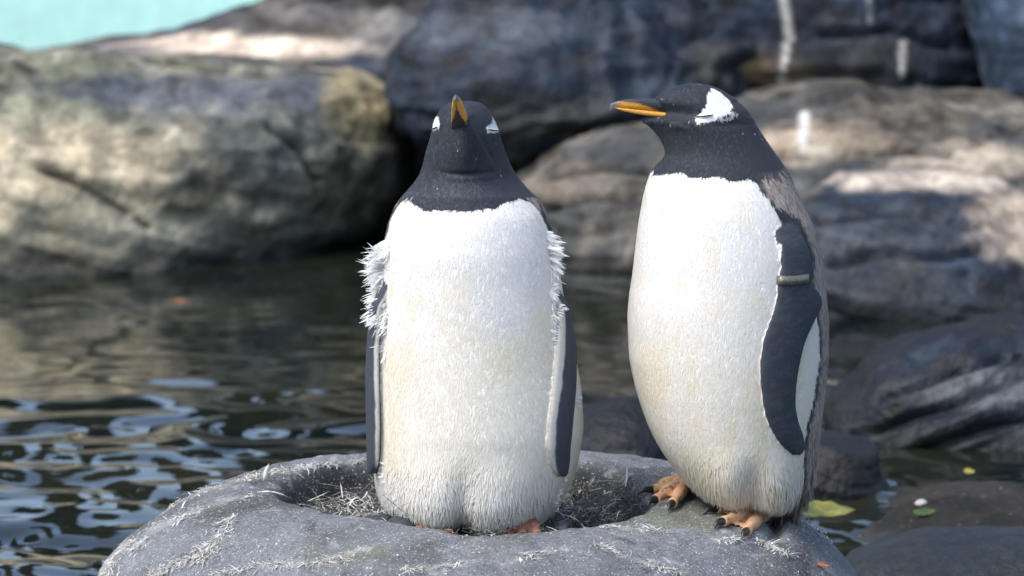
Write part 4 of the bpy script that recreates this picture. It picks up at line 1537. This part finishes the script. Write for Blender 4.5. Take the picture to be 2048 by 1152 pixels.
# ------------------------------------------------------------------ leaves and loose bits
def leaf(name, label, px, py, Y, L, W, az, tilt, c1, c2, z=None, cat='leaf', group='fallen leaves round the pond', curl=0.25):
    n, m = 16, 9
    V, C = [], []
    for i in range(n):
        t = i / (n - 1)
        w = W * 0.5 * (math.sin(PI * t ** 0.8) ** 0.8) * (1 + 0.12 * math.sin(t * 23)) + 0.0006
        for j in range(m):
            s = 2 * j / (m - 1) - 1
            zz = curl * L * (t - .5) ** 2 + 0.25 * abs(s) * w + 0.02 * L * math.sin(9 * t + 3 * s)
            V.append(((t - .5) * L, s * w, zz))
            k = min(1, max(0, 0.5 + 0.5 * math.sin(7 * t + 2 * s) + rnd(-.2, .2)))
            C.append(np.array(c1) * (1 - k) + np.array(c2) * k)
    F = grid_faces(n, m, wrap=False).tolist()
    o = mesh_np(name, np.array(V), F, M_leaf, col=np.array(C))
    so = o.modifiers.new('thickness', 'SOLIDIFY')
    so.thickness = 0.0008
    p = p2w(px, py, Y)
    o.location = (p.x, Y, p.z if z is None else z)
    o.rotation_euler = (tilt, 0, az)
    tag(o, label, cat, group)
    return o


leaf('leaf', 'large yellow green leaf lying behind the right penguin\'s foot', 1648, 1022, 0.95, 0.112, 0.034, -0.15, 0.75, (0.16, 0.16, 0.04), (0.07, 0.09, 0.028))
leaf('leaf', 'small yellow leaf on the mud beside the dark rock', 1938, 944, 1.45, 0.022, 0.016, 0.3, 0.4, (0.3, 0.26, 0.05), (0.24, 0.22, 0.06))
leaf('leaf', 'green sprig of leaf on the mud bank', 1848, 1026, 1.15, 0.05, 0.018, 0.5, 0.5, (0.05, 0.09, 0.025), (0.08, 0.12, 0.035))
leaf('leaf', 'orange leaf floating on the dark water at the left', 360, 590, 3.7, 0.045, 0.02, 0.1, 0.15, (0.24, 0.085, 0.02), (0.18, 0.06, 0.015), z=0.012)
P = nest_hit(1640, 1136)
leaf('leaf', 'withered rust brown leaf on the mound\'s right end', 1640, 1136, float(P[1]), 0.035, 0.008, -0.6, 0.3, (0.30, 0.10, 0.03), (0.22, 0.08, 0.03), z=float(P[2]) + 0.004)

for k, (px, py, Y, r, lab) in enumerate([(1842, 1006, 1.22, .011, 'white pebble on the mud bank near the green sprig')]):
    p = p2w(px, py, Y)
    o = blob('pebble', (p.x, Y, p.z), (r * 1.3, r, r * .6), 900 + k, mat('pale_pebble', (0.4, 0.37, 0.33), 0.6, 0.3, noise=[(60, .8, 1.1, 3)]))
    tag(o, lab, 'pebble')


def single_feather(label, px, py, d, L, W, curl):
    P = nest_hit(px, py)
    V, F, C = strips([((P[0], P[1], P[2]), d, (0, -0.6, 0.8), L, W, curl, (0.6, 0.6, 0.58))])
    o = mesh_np('moulted_feather', V - P, F, M_down, col=C)
    o.location = tuple(P)
    so = o.modifiers.new('thickness', 'SOLIDIFY')
    so.thickness = 0.0006
    tag(o, label, 'feather', 'loose feathers on the nest mound')


single_feather('small grey feather standing upright on the mound\'s back left edge', 528, 962, (0.15, 0, 1), 0.030, 0.008, (0.2, .3))
single_feather('curled pale feather bent over the left lip of the hollow', 515, 985, (0.9, -0.2, 0.5), 0.055, 0.003, (-2.6, 0))
single_feather('white curved feather lying near the bottom left of the mound', 430, 1142, (0.9, 0.3, 0.15), 0.035, 0.005, (-0.4, .6))
single_feather('white curved feather lying on the mound below the pebbles', 575, 1146, (0.8, 0.3, 0.35), 0.045, 0.005, (-1.6, 0))
